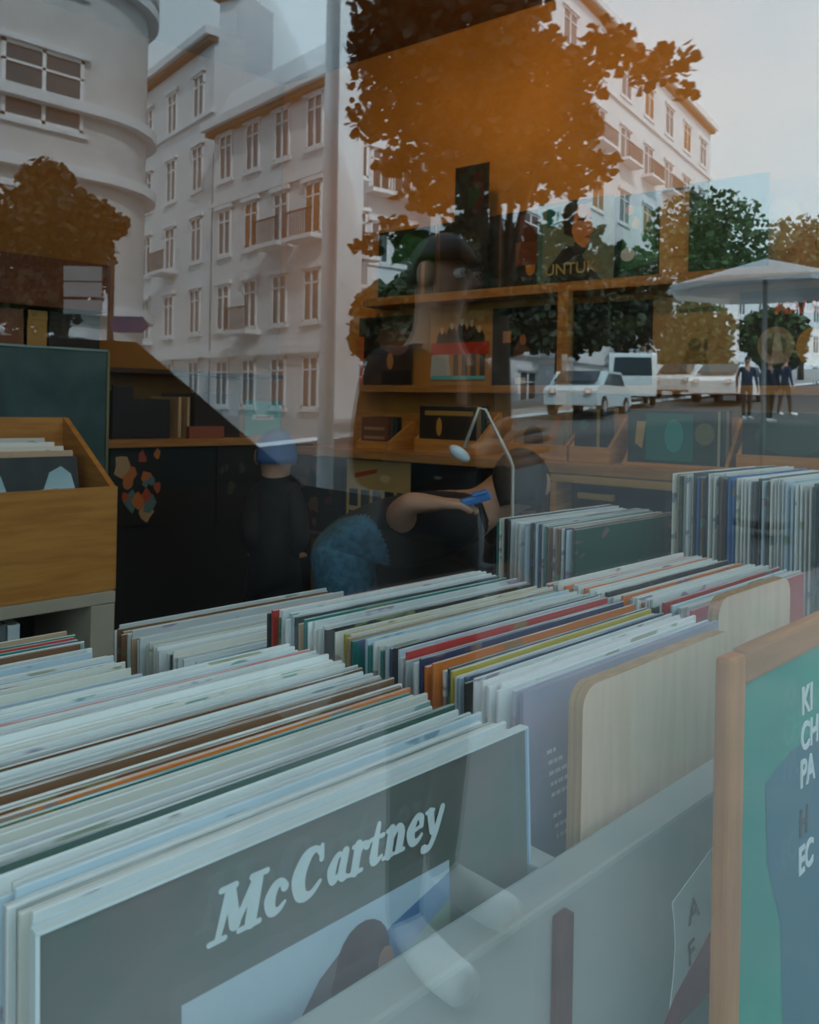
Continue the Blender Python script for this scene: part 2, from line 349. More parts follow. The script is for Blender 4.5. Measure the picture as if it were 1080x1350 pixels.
# rounded plywood dividers
def rounded_board(name, x0, x1, y0, y1, z0, z1, r, label, group=None, rr=None):
    pts = [(x0, z0)]
    for k in range(7): a = PI-k/6*PI/2; pts.append((x0+r+math.cos(a)*r, z1-r+math.sin(a)*r))
    for k in range(7): a = PI/2-k/6*PI/2; pts.append((x1-r+math.cos(a)*r, z1-r+math.sin(a)*r))
    pts.append((x1, z0)); m = MB()
    m.poly([(p[0], y0, p[1]) for p in pts], pale_ply, (0, y1-y0, 0))
    e = m.mi(ply_edge)
    for f in m.bm.faces:
        if len(f.verts) == 4: f.material_index = e
    o = m.build(name); tag(o, label, 'divider', group); return o
rounded_board('bin_divider', .484, .72, .3225, .3345, .669, 1.003, .016, 'large pale plywood divider with rounded corners in front of the lilac album')
rounded_board('bin_divider', .8115, 1.0, .3785, .3905, .669, 1.005, .022, 'smaller pale plywood divider, its rounded top above the orange poster frame')

# framed teal poster stand
ps = empty('poster_stand', (.45, .215, 0), 0, 'orange pine framed stand holding a teal lettered poster, at the right edge', 'sign')
bbox('post', (.478, .214, 0), (.4995, .225, 1.05), frame_wood, .003, ps)
bbox('post', (.95, .214, 0), (.972, .225, 1.05), frame_wood, .003, ps)
bbox('rail', (.4998, .2145, 1.03), (.9497, .2246, 1.0515), frame_rail, .003, ps)
bbox('rail', (.4998, .2145, .42), (.9497, .2246, .44), frame_rail, .003, ps)
teal_p = mat('teal_poster', (.0, .36, .24), .45, rgb2=(.0, .27, .22), scale=5)
m = MB(); m.box((.4998, .218, .44), (.9497, .222, 1.0298), teal_p, .0005); m.poly([(.93, .2177, .5), (.6, .2177, .5), (.57, .2177, .85), (.545, .2177, .9), (.54, .2177, .955), (.58, .2177, .965), (.93, .2177, .97)], flat((.01, .15, .22)))
po = m.build('poster', ps); po.location = -Vector(ps.location)
for txt, z, mt in (('KI', .986, flat((.75, .8, .8))), ('CH', .960, flat((.75, .8, .8))), ('PA', .934, flat((.75, .8, .8))), ('H', .899, flat((.0, .04, .05))), ('EC', .872, flat((.75, .8, .8)))):
    o = text_mesh(txt, .0275, mt, 'poster_lettering', .02); o.parent = ps
    o.rotation_euler = (PI/2, 0, 0); o.scale = (.85, 1, 1); o.location = Vector((.598, .2172, z))-Vector(ps.location)
    if txt == 'H': o['label'] = 'dark letter line'
# taped handwritten note on the front panel
nt_ = empty('paper_note', (.57, .284, .75), 0, 'white curling handwritten note with a red lower corner, taped beside the pine post', 'note')
m = MB(); pap = mat('note_paper', (.88, .9, .9), .7); redp = flat((.5, .06, .09))
wv = [(.0, .0), (.02, .003), (.04, -.002), (.06, .0), (.08, .002)]
zz = [.75, .77, .79, .81, .83, .845]
off = [.012, .004, .0, -.002, .0, .004]
for k in range(5):
    m.poly([(.548-off[k], .2838, zz[k]), (.61, .2838, zz[k]), (.61, .2838, zz[k+1]+(.018 if k == 4 else 0)), (.548-off[k+1], .2838, zz[k+1])], pap, (0, .0006, 0))
o = m.build('paper', nt_); o.location = -Vector(nt_.location)
m = MB(); m.poly([(.52, .2834, .75), (.61, .2834, .75), (.61, .2834, .80), (.55, .2834, .775)], redp, (0, .0004, 0)); o = m.build('red_corner', nt_); o.location = -Vector(nt_.location); o['label'] = 'red corner of the note'
ink = flat((.06, .08, .09))
for txt, z in (('A', .818), ('F', .787)):
    o = text_mesh(txt, .026, ink, 'handwriting', 0); o.parent = nt_; o.rotation_euler = (PI/2, math.radians(-8), 0)
    o.location = Vector((.568, .2830, z))-Vector(nt_.location)

# ------------------------------------------------------------------ left: wooden crate on a beige cabinet, books below
cr = empty('wooden_crate', (.65, 1.94, .73), 0, 'orange wooden crate with sloping sides holding records, on the beige cabinet', 'crate')
CX0, CX1, CY0, CY1 = .42, .865, 1.94, 2.28
m = MB(); m.box((CX0, CY0, .73), (CX1, CY0+.014, .985), oak, .002); o = m.build('front_board', cr); o.location = -Vector(cr.location)
m = MB(); m.box((CX0, CY1-.014, .73), (CX1, CY1, 1.148), oak, .002); o = m.build('back_board', cr); o.location = -Vector(cr.location)
for x in (CX1-.014, CX0):
    m = MB(); m.poly([(x, CY0+.014, .745), (x, CY1-.014, .745), (x, CY1-.014, 1.148), (x, CY0+.014, .985)], oak, (.014, 0, 0)); o = m.build('side_board', cr); o.location = -Vector(cr.location)
m = MB(); m.box((CX0+.014, CY0+.014, .73), (CX1-.014, CY1-.014, .744), oak); o = m.build('bottom_board', cr); o.location = -Vector(cr.location)
bl = empty('record_album', (.5, 2.05, .746), 0, 'black album with two light blue rounded figures, front in the wooden crate', 'record')
m = MB(); m.box((.0, -.002, 0), (.315, .002, .315), mat('black_sleeve', (.02, .024, .024), .4, noise=.3, scale=20))
lb = mat('light_blue_print', (.32, .52, .62), .5, rgb2=(.5, .68, .74), scale=10); 
for cx, w in ((.265, .042), (.09, .055)):
    m.poly([(cx-w, -.0024, .08), (cx+w, -.0024, .08), (cx+w, -.0024, .22), (cx+w*.75, -.0024, .27), (cx+w*.2, -.0024, .29), (cx-w*.5, -.0024, .275), (cx-w, -.0024, .22)], lb)
arc = [(.12+k*.016, -.0026, .20+.035*math.sin(k/9*1.5)) for k in range(10)]
m.tube([Vector(p) for p in arc], .0022, flat((.6, .6, .58)), 5)
o = m.build('jacket', bl, shell=True); bl.rotation_euler = (math.radians(-14), 0, 0); bl.location = (.5, 2.0, .748)
for k, (y, c) in enumerate(((2.04, 'tan'), (2.075, 'ivory'), (2.11, 'white'), (2.15, 'pale grey'))):
    s_ = bpy.data.objects.new('record_sleeve', SLEEVE); col.objects.link(s_); cc = PAL[c]; s_.color = (*cc, 1); s_.location = (.508-.01*k, y, .75); s_.rotation_euler = (math.radians(-14), 0, 0); s_.scale = (1, 2, 1.04+.03*k)
    tag(s_, '%s sleeve standing behind the black album in the wooden crate' % c, 'record', 'records in the wooden crate')
cb = empty('low_cabinet', (.6, 2.1, 0), 0, 'beige open-fronted cabinet under the wooden crate, books inside', 'cabinet')
bbox('top_board', (.3, 1.93, .70), (.86, 2.32, .729), beige_m, par=cb)
bbox('side_post', (.80, 1.931, 0), (.859, 2.32, .699), beige_m, par=cb); bbox('side_post', (.3, 1.931, 0), (.35, 2.32, .699), beige_m, par=cb)
bbox('inner_shelf', (.351, 1.94, .41), (.799, 2.3, .43), beige_m, par=cb); bbox('back_board', (.351, 2.301, .02), (.799, 2.319, .679), black_m, par=cb)
x = .37
for k, (w, h, c, nm) in enumerate(((.035, .225, (.3, .2, .17), 'mauve brown'), (.018, .22, (.5, .55, .55), 'pale grey'), (.04, .225, (.5, .24, .05), 'ochre'), (.045, .235, (.6, .68, .7), 'white'), (.013, .24, (.02, .06, .08), 'dark navy'), (.034, .245, (.25, .4, .42), 'grey teal'), (.022, .25, (.5, .06, .05), 'red'), (.02, .255, (.12, .14, .14), 'charcoal'), (.026, .25, (.55, .6, .62), 'silver grey'))):
    b = empty('book', (x, 1.95, .431), 0, '%s book standing in the cabinet under the crate' % nm, 'book', 'books in the beige cabinet'); x += w+.0025
    m = MB(); cm = flat(c); m.box((0, 0, 0), (.003, .2, h), cm); m.box((w-.003, 0, 0), (w, .2, h), cm); m.box((0, -.003, 0), (w, 0, h), cm, .001); m.build('cover', b)
    m = MB(); m.box((.0032, .002, .003), (w-.0032, .196, h-.003), flat((.6, .58, .5))); m.build('pages', b)

# chalkboard-like dark teal panel behind crate
pn = empty('glass_panel', (.7, 2.45, .0), 0, 'dark teal glossy panel with a thin edge standing behind the wooden crate', 'panel')
m = MB(); m.box((.0, 2.44, .0), (1.045, 2.452, 1.345), mat('dark_teal_board', (.01, .035, .036), .35, rgb2=(.045, .1, .1), scale=5), .001); o = m.build('board', pn); o.location = -Vector(pn.location)
m = MB(); em = flat((.16, .17, .08)); m.box((1.0455, 2.436, 0), (1.054, 2.456, 1.352), em); m.box((0, 2.436, 1.3455), (1.045, 2.456, 1.352), flat((.2, .34, .34))); o = m.build('edge_trim', pn); o.location = -Vector(pn.location)

# ------------------------------------------------------------------ counter against the back wall
bc = empty('back_counter', (1.5, 3.2, 0), 0, 'long dark counter with wooden top under the ochre back wall', 'counter')
bbox('counter_top', (.6, 2.98, 1.015), (2.28, 3.48, 1.045), shelf_m, par=bc)
bbox('cabinet_body', (.6, 3.02, 0), (2.28, 3.48, 1.014), black_m, par=bc)
m = MB(); m.box((.7, 3.3, 1.315), (2.3, 3.499, 1.335), dark_wood, .002); tag(m.build('wall_shelf'), 'dark brown shelf on the back wall above the long counter', 'shelf')
def lp(name, pos, rz, art, label, group=None, size=.315, w=None, h=None, lean=0, t=.004):
    """one sleeve with printed art; art = list of (material, polygon in 0..1 coordinates)"""
    w = w or size; h = h or size; m = MB(); m.box((0, -t, 0), (w, 0, h), art[0][0], .0006)
    for k, (mt, pts) in enumerate(art[1:]):
        m.poly([(p[0]*w, -t-.0003*(k+1), p[1]*h) for p in pts], mt)
    o = m.build(name, shell=True); o.location = pos; o.rotation_euler = (-lean, 0, rz); tag(o, label, 'record' if 'album' in name else 'box', group); return o
def el(cx, cy, rx, ry, n=16, a0=0): return [(cx+rx*math.cos(2*PI*k/n+a0), cy+ry*math.sin(2*PI*k/n+a0)) for k in range(n)]
def rc(x0, y0, x1, y1): return [(x0, y0), (x1, y0), (x1, y1), (x0, y1)]
def blotch(cols, n, s=.12, seed=0, box=(.1, .1, .9, .9)):
    r = random.Random(seed); out = []
    for k in range(n):
        cx, cy = r.uniform(box[0], box[2]), r.uniform(box[1], box[3]); q = r.uniform(.4, 1)*s
        pts = [(min(.98, max(.02, cx+q*r.uniform(.6, 1.3)*math.cos(a*PI/4))), min(.98, max(.02, cy+q*r.uniform(.6, 1.3)*math.sin(a*PI/4)))) for a in range(8)]
        out.append((flat(r.choice(cols)), pts))
    return out
K = flat((.014, .013, .012)); 
def bk(px, y, z): p = aty(px, 540, y); return Vector((p.x, y, z))
grp = 'albums shown along the back counter'
p = bk(146, 3.01, .70); lp('record_album', (p.x, 3.01, .71), 0, [(K, None)]+blotch([(.5, .16, .04), (.45, .3, .15), (.1, .2, .2), (.4, .08, .04)], 16, .14, 3), 'album with scattered orange and tan shapes on the front of the dark back counter', grp, w=.24)
p = bk(287, 3.01, .8); lp('record_album', (p.x, 3.01, .69), 0, [(K, None)]+blotch([(.09, .05, .03), (.05, .05, .04)], 7, .1, 5), 'black album with a faint brown figure, on the dark back counter front', grp, w=.2)
p = bk(318, 3.01, .8); lp('record_album', (p.x+.12, 3.01, .69), 0, [(K, None)]+blotch([(.07, .07, .05), (.05, .06, .05)], 7, .07, 8), 'black album with faint grey strokes, on the dark back counter front', grp, w=.2)
for px, w_, h_, c, nm in ((148, .085, .21, (.012, .012, .012), 'black box'), (174, .16, .16, (.015, .014, .013), 'wide black box'), (256, .22, .19, (.02, .014, .012), 'dark box')):
    pp = aty(px, 560, 3.06); m = MB(); m.box((0, 0, 0), (w_, .3, .012), flat(c)); m.box((0, 0, .012), (w_, .012, h_), flat(c), .002); m.box((0, .288, .012), (w_, .3, h_), flat(c), .002); m.box((0, .012, .012), (.01, .288, h_*.9), flat(c)); m.box((w_-.01, .012, .012), (w_, .288, h_*.9), flat(c))
    tag(m.build('record_box', loc=(pp.x, 3.06, 1.045)), '%s standing on the back counter, %s' % (nm, {148: 'nearest the teal panel', 174: 'left of the tan dividers', 256: 'right of the tan dividers'}[px]), 'box')
for px, nm in ((235, 'left'), (247, 'right')):
    pp = aty(px, 560, 3.1); m = MB(); m.box((0, 0, 0), (.014, .25, .17), flat((.5, .36, .2)), .002); tag(m.build('shelf_divider', loc=(pp.x, 3.1, 1.045)), '%s one of two tan upright dividers on the back counter' % nm, 'divider')
pp = aty(250, 570, 3.0); m = MB(); m.box((0, 0, 0), (.16, .03, .05), mat('red_brown_box', (.25, .07, .035), .6)); tag(m.build('small_box', loc=(pp.x, 3.0, 1.045)), 'small reddish brown box on the edge of the back counter', 'box')
pp = aty(322, 560, 3.2); lp('record_album', (pp.x, 3.2, 1.046), 0, [(flat((.0, .25, .25)), None), (flat((.3, .5, .5)), rc(.2, .45, .8, .6)), (flat((.25, .1, .08)), rc(.3, .5, .7, .55))], 'teal album standing on the back counter', w=.2, h=.16)
# brown cabinet upper left
hc = empty('wall_cabinet', (.9, 3.2, 1.4), 0, 'dark reddish brown wall cabinet above the teal panel', 'cabinet')
bbox('cabinet_body', (.3, 3.2, 1.55), (1.38, 3.499, 1.74), mat('red_brown_board', (.12, .035, .012), .6, noise=.15), par=hc)
bbox('lower_shelf', (.3, 3.2, 1.36), (1.38, 3.499, 1.38), dark_wood, par=hc)
for px, w_, c, nm in ((0, .1, (.2, .08, .03), 'brown'), (30, .09, (.42, .25, .06), 'tan'), (65, .2, (.015, .012, .01), 'black')):
    pp = aty(px, 440, 3.25); m = MB(); m.box((0, 0, 0), (w_, .2, .155), flat(c), .003); m.box((-.001, -.001, .12), (w_+.001, .201, .158), flat(c), .002); tag(m.build('storage_box', loc=(pp.x, 3.25, 1.381)), '%s lidded box on the shelf under the wall cabinet' % nm, 'box')

# ------------------------------------------------------------------ long side wall: shelves with albums
sh = empty('wall_shelving', wpos(0, 0, .1), WROT, 'ochre wooden shelving with posts and two long shelves on the side wall', 'shelving')
def wloc(par, s0, z0, o0, s1, z1, o1, name, mt, bev=.002, lab=None):   # box in wall coordinates
    m = MB(); m.poly([wpos(s0, z0, o0), wpos(s1, z0, o0), wpos(s1, z1, o0), wpos(s0, z1, o0)], mt, WN*(o1-o0))
    mw = par.matrix_basis if False else (Matrix.Translation(par.location) @ Matrix.Rotation(par.rotation_euler.z, 4, 'Z'))
    bmesh.ops.transform(m.bm, matrix=mw.inverted(), verts=m.bm.verts)
    o = m.build(name, par); 
    if lab: o['label'] = lab
    return o
ZU = wfr(wpt(757, 371, .16))[1]; ZL = wfr(wpt(757, 508, .16))[1]
SL = wfr(wpt(478, 400, .16))[0]; SR = sG-.15
print('shelf heights', ZU, ZL, 'range', SL, SR)
wloc(sh, SL, ZU-.035, .005, SR, ZU, .16, 'shelf', shelf_m); wloc(sh, SL, ZL-.03, .005, SR, ZL, .16, 'shelf', shelf_m)
sp = wfr(wpt(748, 440, .16))[0]
for s_ in (sp, sp+1.35): wloc(sh, s_-.022, .95, .161, s_+.022, ZU-.036, .2, 'post', shelf_m)
def shown(px0, z, art, label, off=.1, w=.315, h=.315, grp_=None, tilt=0, name='record_album'):
    s0 = wfr(wpt(px0, 450, off))[0]; p = wpos(s0, z+.001, off)
    return lp(name, p, WROT, art, label, grp_, w=w, h=h, lean=tilt)
gU = 'albums facing out on the upper shelf'; gL = 'albums facing out on the lower shelf'
dg = flat((.01, .03, .015)); gn = flat((.02, .1, .04))
shown(498, ZU, [(dg, None), (gn, [(.1, .5), (.5, .95), (.9, .8), (.6, .4)]), (flat((.02, .06, .03)), [(0, .1), (.4, .3), (.3, .6), (0, .5)]), (flat((.25, .12, .03)), rc(.78, .05, .84, .5))], 'black album with green leaf shapes, leftmost on the upper shelf', .05, grp_=gU)
shown(574, ZU, [(flat((.02, .015, .01)), None), (flat((.1, .06, .03)), rc(.02, 0, .06, 1))], 'very dark album left of the tall black box on the upper shelf', .06, grp_=gU)
o = shown(597, ZU, [(flat((.01, .01, .01)), None)]+blotch([(.01, .04, .02), (.04, .012, .01)], 5, .18, 2, (.2, .7, .8, .9))+[(flat((.03, .026, .018)), el(.5, .35, .3, .13))], 'tall black upright box rising above the albums on the upper shelf', .13, w=.165, h=.52, name='display_box'); 
shown(652, ZU, [(flat((.014, .01, .008)), None), (flat((.09, .045, .02)), rc(.05, 0, .09, 1)), (flat((.08, .02, .01)), rc(.35, .6, .9, .95)), (flat((.42, .18, .04)), el(.52, .28, .07, .12)), (flat((.12, .04, .015)), rc(.3, .3, .7, .6))], 'dark brown album with a small amber glow, left of the portrait album', .07, grp_=gU)
skin_p = flat((.42, .17, .05))
shown(707, ZU, [(mat('portrait_backdrop', (.16, .17, .1), .4, rgb2=(.1, .14, .1), scale=9), None), (flat((.05, .12, .1)), rc(0, 0, .07, 1)), (flat((.0, .12, .1)), rc(.12, .7, .32, .94)),
     (K, [(.36, .6), (.34, .9), (.42, 1.0), (.73, 1.0), (.73, .95), (.6, .93), (.5, .8), (.48, .55)]), (skin_p, [(.46, .62), (.5, .85), (.56, .95), (.68, .92), (.72, .8), (.72, .68), (.75, .6), (.7, .56), (.7, .48), (.62, .4), (.52, .46)]),
     (K, [(.52, .76), (.6, .78), (.64, .75), (.6, .73)]), (K, [(.68, .76), (.72, .77), (.72, .74)]), (flat((.14, .05, .03)), [(.6, .54), (.7, .55), (.69, .52)]), (K, [(.5, .5), (.6, .42), (.66, .4), (.62, .34), (.5, .38)]),
     (K, [(.12, .02), (.16, .2), (.3, .36), (.38, .46), (.5, .44), (.58, .4), (.62, .28), (.7, .2), (.85, .02)])],
     'olive portrait album of a dark-haired bearded face, titled UNTUK, on the upper shelf', .12, grp_=gU)
sP = wfr(wpt(707, 450, .12))[0]
tx = text_mesh('UNTUK', .062, flat((.33, .25, .08)), 'album_title', .01); pT = wpos(sP+.03, ZU+.035, .128)
port = [o for o in bpy.data.objects if o.get('label', '').startswith('olive portrait')][0]
tx.parent = port; tx.rotation_euler = (PI/2, 0, 0); tx.location = (.035, -.0085, .035); tx.scale = (1.0, 1, 1)
shown(807, ZU, [(flat((.01, .035, .018)), None), (flat((.02, .12, .05)), [(.1, .1), (.6, .2), (.5, .8), (.15, .9)]), (flat((.4, .18, .03)), el(.22, .82, .06, .06)), (flat((.4, .3, .05)), el(.3, .66, .05, .07)), (flat((.45, .5, .5)), el(.2, .3, .1, .08))], 'green leafy album with orange blossoms, right of the portrait album', .08, w=.28, grp_=gU)
shown(868, ZU, [(flat((.42, .22, .07)), None), (flat((.3, .15, .05)), rc(.1, .7, .9, .74)), (flat((.33, .17, .05)), rc(.1, .2, .9, .23))], 'plain tan album partly behind the dark green one on the upper shelf', .10, w=.2, h=.3, grp_=gU)
shown(906, ZU, [(mat('dark_green_album', (.016, .05, .028), .4, rgb2=(.01, .03, .02), scale=12), None)], 'plain dark green album, rightmost on the upper shelf', .13, w=.26, h=.31, grp_=gU)
shown(988, ZU, [(flat((.36, .16, .06)), None), (flat((.5, .28, .12)), el(.5, .5, .3, .3))], 'rust coloured album right of the dark green album', .06, w=.2, h=.3)
# lower shelf
shown(474, ZL, [(mat('brown_figure_sleeve', (.07, .035, .015), .4, rgb2=(.03, .02, .012), scale=10), None), (flat((.45, .1, .02)), rc(0, 0, .1, .72)), (K, rc(.12, .45, .4, .98)), (flat((.1, .06, .045)), el(.65, .7, .28, .24)), (flat((.16, .08, .05)), el(.72, .55, .2, .12)), (flat((.4, .17, .04)), el(.6, .35, .06, .12)), (K, rc(.45, .02, .98, .22))], 'dark brown album with an orange spine strip, leftmost on the lower shelf', .07, grp_=gL)
art = [(flat((.38, .2, .06)), None)]
for k, (cx, hh) in enumerate(((.2, .5), (.36, .62), (.52, .7), (.68, .66), (.8, .5))): art += [(flat((.03, .025, .02)), [(cx-.1, .5), (cx+.1, .5), (cx+.08, .5+hh*.35), (cx, .5+hh*.6), (cx-.08, .5+hh*.35)]), (flat((.5, .38, .26)), el(cx, .5+hh*.5, .03, .05))]
art += [(flat((.4, .035, .015)), rc(.02, .42, .96, .58)), (flat((.4, .44, .42)), [(.02, .1), (.36, .1), (.32, .42), (.04, .42)])]
for k in range(4): art.append((flat((.08, .06, .04)), rc(.4+k*.14, .12, .48+k*.14, .42)))
art.append((flat((.1, .4, .42)), rc(.04, .08, .9, .13)))
shown(568, ZL, art, 'tan album with a group of people behind a red banner, on the lower shelf', .08, grp_=gL)
shown(650, ZL, [(flat((.01, .009, .009)), None), (flat((.1, .05, .03)), [(.3, .3), (.5, .3), (.56, .45), (.42, .58), (.32, .48)]), (flat((.3, .12, .05)), el(.45, .58, .05, .07)), (flat((.35, .15, .06)), rc(.16, .55, .28, .7)), (flat((.16, .09, .05)), el(.8, .3, .12, .03)), (flat((.35, .3, .2)), rc(.35, .02, .5, .1))], 'black album with a small brown figure, left of the shelf post', .09, grp_=gL)
shown(757, ZL, [(flat((.008, .009, .008)), None), (flat((.02, .03, .01)), el(.7, .75, .2, .08)), (flat((.014, .018, .01)), el(.3, .4, .2, .12))], 'plain black album right of the shelf post', .07, grp_=gL)
shown(861, ZL, [(mat('tan_photo_sleeve', (.36, .22, .09), .45, rgb2=(.3, .17, .06), scale=4), None), (flat((.14, .09, .04)), [(.3, .86), (.75, .88), (.74, .82), (.3, .82)]), (flat((.13, .07, .02)), el(.48, .45, .07, .08)), (flat((.1, .05, .02)), rc(.58, .38, .62, .52)), (flat((.2, .11, .03)), [(.3, .15), (.65, .15), (.6, .36), (.4, .4)]), (flat((.5, .35, .14)), rc(.4, .1, .46, .24))], 'beige album with a faint brown figure and title strip, on the lower shelf', .08, grp_=gL)
o = shown(975, ZL, [(flat((.02, .018, .016)), None), (flat((.24, .16, .1)), el(.34, .42, .17, .2)), (flat((.1, .07, .04)), el(.34, .42, .1, .12)), (flat((.34, .25, .18)), [(.3, .24), (.42, .24), (.37, .6), (.33, .6)]), (flat((.4, .18, .04)), el(.68, .4, .16, .2)), (flat((.42, .2, .03)), rc(.8, .7, 1, .98)), (flat((.01, .02, .05)), rc(.05, .02, .55, .2))], 'black album with red capital letters and two round faces, rightmost on the lower shelf', .1, w=.34, grp_=gL)
tx = text_mesh('MAUL', .055, flat((.5, .08, .01)), 'album_title', .03); tx.parent = o; tx.rotation_euler = (PI/2, 0, 0); tx.location = (.11, -.0075, .235); tx.scale = (1.05, 1, 1)

# long browser along the side wall
wb = empty('wall_browser', wpos(0, 0, .4), WROT, 'long stepped wooden record counter under the side wall shelves', 'counter')
OB = .62
ZT = wfr(wpt(600, 602, OB))[1]; s0 = wfr(wpt(389, 586, OB))[0]; s1 = wfr(wpt(1180, 660, OB))[0]
print('ledge z', ZT, s0, s1)
wloc(wb, s0, ZT-.03, .25, s1, ZT, OB, 'ledge', shelf_m)
wloc(wb, s0+.02, .0, .24, s1, ZT-.031, .5, 'cabinet_body', black_m)
wloc(wb, s0, ZT, .22, s1, ZT+.14, .24, 'riser_board', shelf_m)
wloc(wb, s0, ZT-.36, .501, s1, ZT-.34, OB, 'lower_ledge', dark_wood)
# records facing out on the ledge: each in a small wooden tray
gT = 'trays of records on the long wall counter'
def tray(px, w, hz, art, label, low=.05):
    s_ = wfr(wpt(px, 590, .5))[0]
    t_ = empty('record_tray', wpos(s_, ZT+.001, .45), WROT, label, 'record tray', gT)
    m = MB(); m.box((0, -.06, 0), (w, -.05, low), oak, .001); m.build('front_board', t_)
    m = MB(); m.box((0, .10, 0), (w, .11, hz*.9), oak, .001); m.build('back_board', t_)
    for x_ in (0, w-.01):
        m = MB(); m.poly([(x_, -.05, 0), (x_, .10, 0), (x_, .10, hz*.9), (x_, -.05, low)], oak, (.01, 0, 0)); m.build('side_board', t_)
    for q in range(4):
        c = flat(random.choice([(.02, .02, .02), (.3, .2, .1), (.02, .06, .05), (.1, .05, .03)]))
        a = [(c, None)] if q else art
        r = lp('record_album', t_.location+Vector((0, 0, .002))+ER*.012-WN*(-.04+q*.03), WROT, a, ('front album in ' if not q else 'album behind the front one in ')+label.split(',')[0], None, w=w-.03, h=hz*(1+.01*q))
        r['category'] = 'record'; r['group'] = gT
tray(472, .16, .12, [(flat((.15, .06, .03)), None), (flat((.3, .2, .12)), rc(.1, .6, .9, .7)), (flat((.3, .2, .12)), rc(.1, .3, .9, .4))], 'small wooden tray with a striped brown front, left end of wall counter', .03)
tray(548, .28, .17, [(flat((.02, .015, .01)), None), (flat((.35, .2, .04)), rc(.1, .8, .95, .9)), (flat((.45, .22, .03)), el(.36, .55, .05, .2))], 'wooden tray of black records with an amber strip, beside the striped tray')
tray(672, .22, .16, [(flat((.2, .13, .06)), None), (K, el(.4, .4, .2, .3)), (flat((.35, .13, .02)), [(.6, .1), (.75, .1), (.95, .9), (.82, .9)])], 'wooden tray with an olive and orange front album, left of the shelf post')
tray(752, .14, .17, [(K, None), (flat((.0, .1, .08)), el(.3, .7, .15, .1)), (flat((.25, .2, .08)), rc(.7, 0, .8, 1))], 'narrow wooden tray of black records, next to the teal album tray')
tray(822, .32, .17, [(flat((.01, .03, .02)), None), (flat((.0, .13, .1)), rc(.2, .1, .7, .95)), (flat((.01, .25, .22)), el(.5, .55, .1, .3)), (flat((.4, .25, .08)), [(.08, .4), (.16, .3), (.2, .8), (.1, .8)]), (flat((.12, .12, .04)), el(.82, .6, .1, .2)), (flat((.35, .32, .2)), rc(.95, 0, .975, 1))], 'wooden tray with a teal fronted album, under the beige album', .01)
tray(972, .36, .17, [(flat((.012, .025, .014)), None), (flat((.02, .06, .03)), el(.4, .6, .3, .3))], 'wooden tray of dark green records, at the right edge')
# albums leaning below the ledge
gB = 'albums leaning on the lower ledge of the wall counter'
zb = ZT-.339
def below(px, art, label, w=.3, h=.3): 
    s_ = wfr(wpt(px, 640, .56))[0]; return lp('record_album', wpos(s_, zb, .56), WROT, art, label, gB, w=w, h=h, lean=0)
below(393, [(flat((.02, .012, .01)), None)]+blotch([(.09, .03, .015), (.13, .07, .04), (.05, .02, .015)], 12, .12, 21), 'dark reddish album leaning at the left end of the long wall counter', .24)
art = [(flat((.48, .3, .1)), None), (flat((.45, .06, .02)), [(.12, .82), (.5, .9), (.48, .84), (.14, .76)]), (flat((.62, .45, .22)), el(.62, .78, .08, .05))]
for k in range(5): art += [(K, rc(.05+k*.19, .4, .19+k*.19, .62))]
for k in range(5): art += [(K, rc(.05+k*.19, .12, .19+k*.19, .34))]
below(458, art, 'cream album with rows of black squares and red lettering, behind the bent customer', .31)
below(560, [(K, None), (flat((.2, .2, .16)), el(.2, .85, .06, .02)), (flat((.03, .08, .09)), el(.9, .8, .05, .04))], 'black album right of the cream album, behind the bent customer', .3)
for k, (px, w_, c, nm) in enumerate(((668, .02, (.06, .05, .04), 'charcoal'), (676, .03, (.03, .12, .1), 'dark teal'), (688, .02, (.1, .09, .06), 'olive'), (697, .03, (.12, .03, .02), 'dark red'), (708, .02, (.03, .03, .03), 'black'), (716, .02, (.14, .08, .03), 'brown'))):
    s_ = wfr(wpt(px, 640, .56))[0]; lp('record_album', wpos(s_, zb, .56), WROT, [(flat(c), None)], '%s record spine beside the yellow wooden crate on the wall counter' % nm, None, w=w_, h=.3)
yc = empty('wooden_crate', wpos(wfr(wpt(725, 640, .62))[0], zb-.02, .62), WROT, 'open fronted yellow wooden crate below the long counter ledge', 'crate')
ym = flat((.42, .24, .07))
for nme, a, b in (('top_rail', (0, 0, .30), (.52, .2, .325)), ('side_post', (0, 0, 0), (.02, .2, .299)), ('side_post', (.5, 0, 0), (.52, .2, .299)), ('inner_rail', (.08, .03, .25), (.2, .05, .27)), ('bottom_rail', (.021, 0, 0), (.499, .2, .02))):
    m = MB(); m.box(a, b, ym if nme != 'side_post' else oak, .003); m.build(nme, yc)
# ------------------------------------------------------------------ thin pale stand with a tilted oval lamp head
def pt(px, py, d): return atd(px, py, d)
ls = empty('desk_lamp', (0, 0, 0), 0, 'thin pale metal stand lamp with an oval silver head, behind the bent customer', 'lamp')
D = 1.95; b0 = pt(675, 700, D); ls.location = (b0.x, b0.y, b0.z)
pale_met = mat('pale_metal', (.55, .52, .46), .35, metal=.3)
m = MB(); m.tube([V((0, 0, -b0.z+.01)), b0-ls.location, pt(676, 615, D)-ls.location, pt(672, 603, D)-ls.location, pt(640, 540, D)-ls.location, pt(632, 538, D)-ls.location, pt(612, 590, D)-ls.location], .0045, pale_met, 8); m.build('arm', ls)
m = MB(); m.ball((0, 0, 0), .03, mat('silver_enamel', (.6, .7, .75), .3), 16, (1, .45, .5)); h_ = m.build('lamp_head', ls, pt(606, 598, D)-ls.location); h_.rotation_euler = (0, math.radians(35), -.75)
m = MB(); m.tube([(0, 0, -b0.z), (0, 0, -b0.z+.03)], .12, mat('lamp_base_black', (.02, .02, .02), .4), 12); m.build('base', ls)
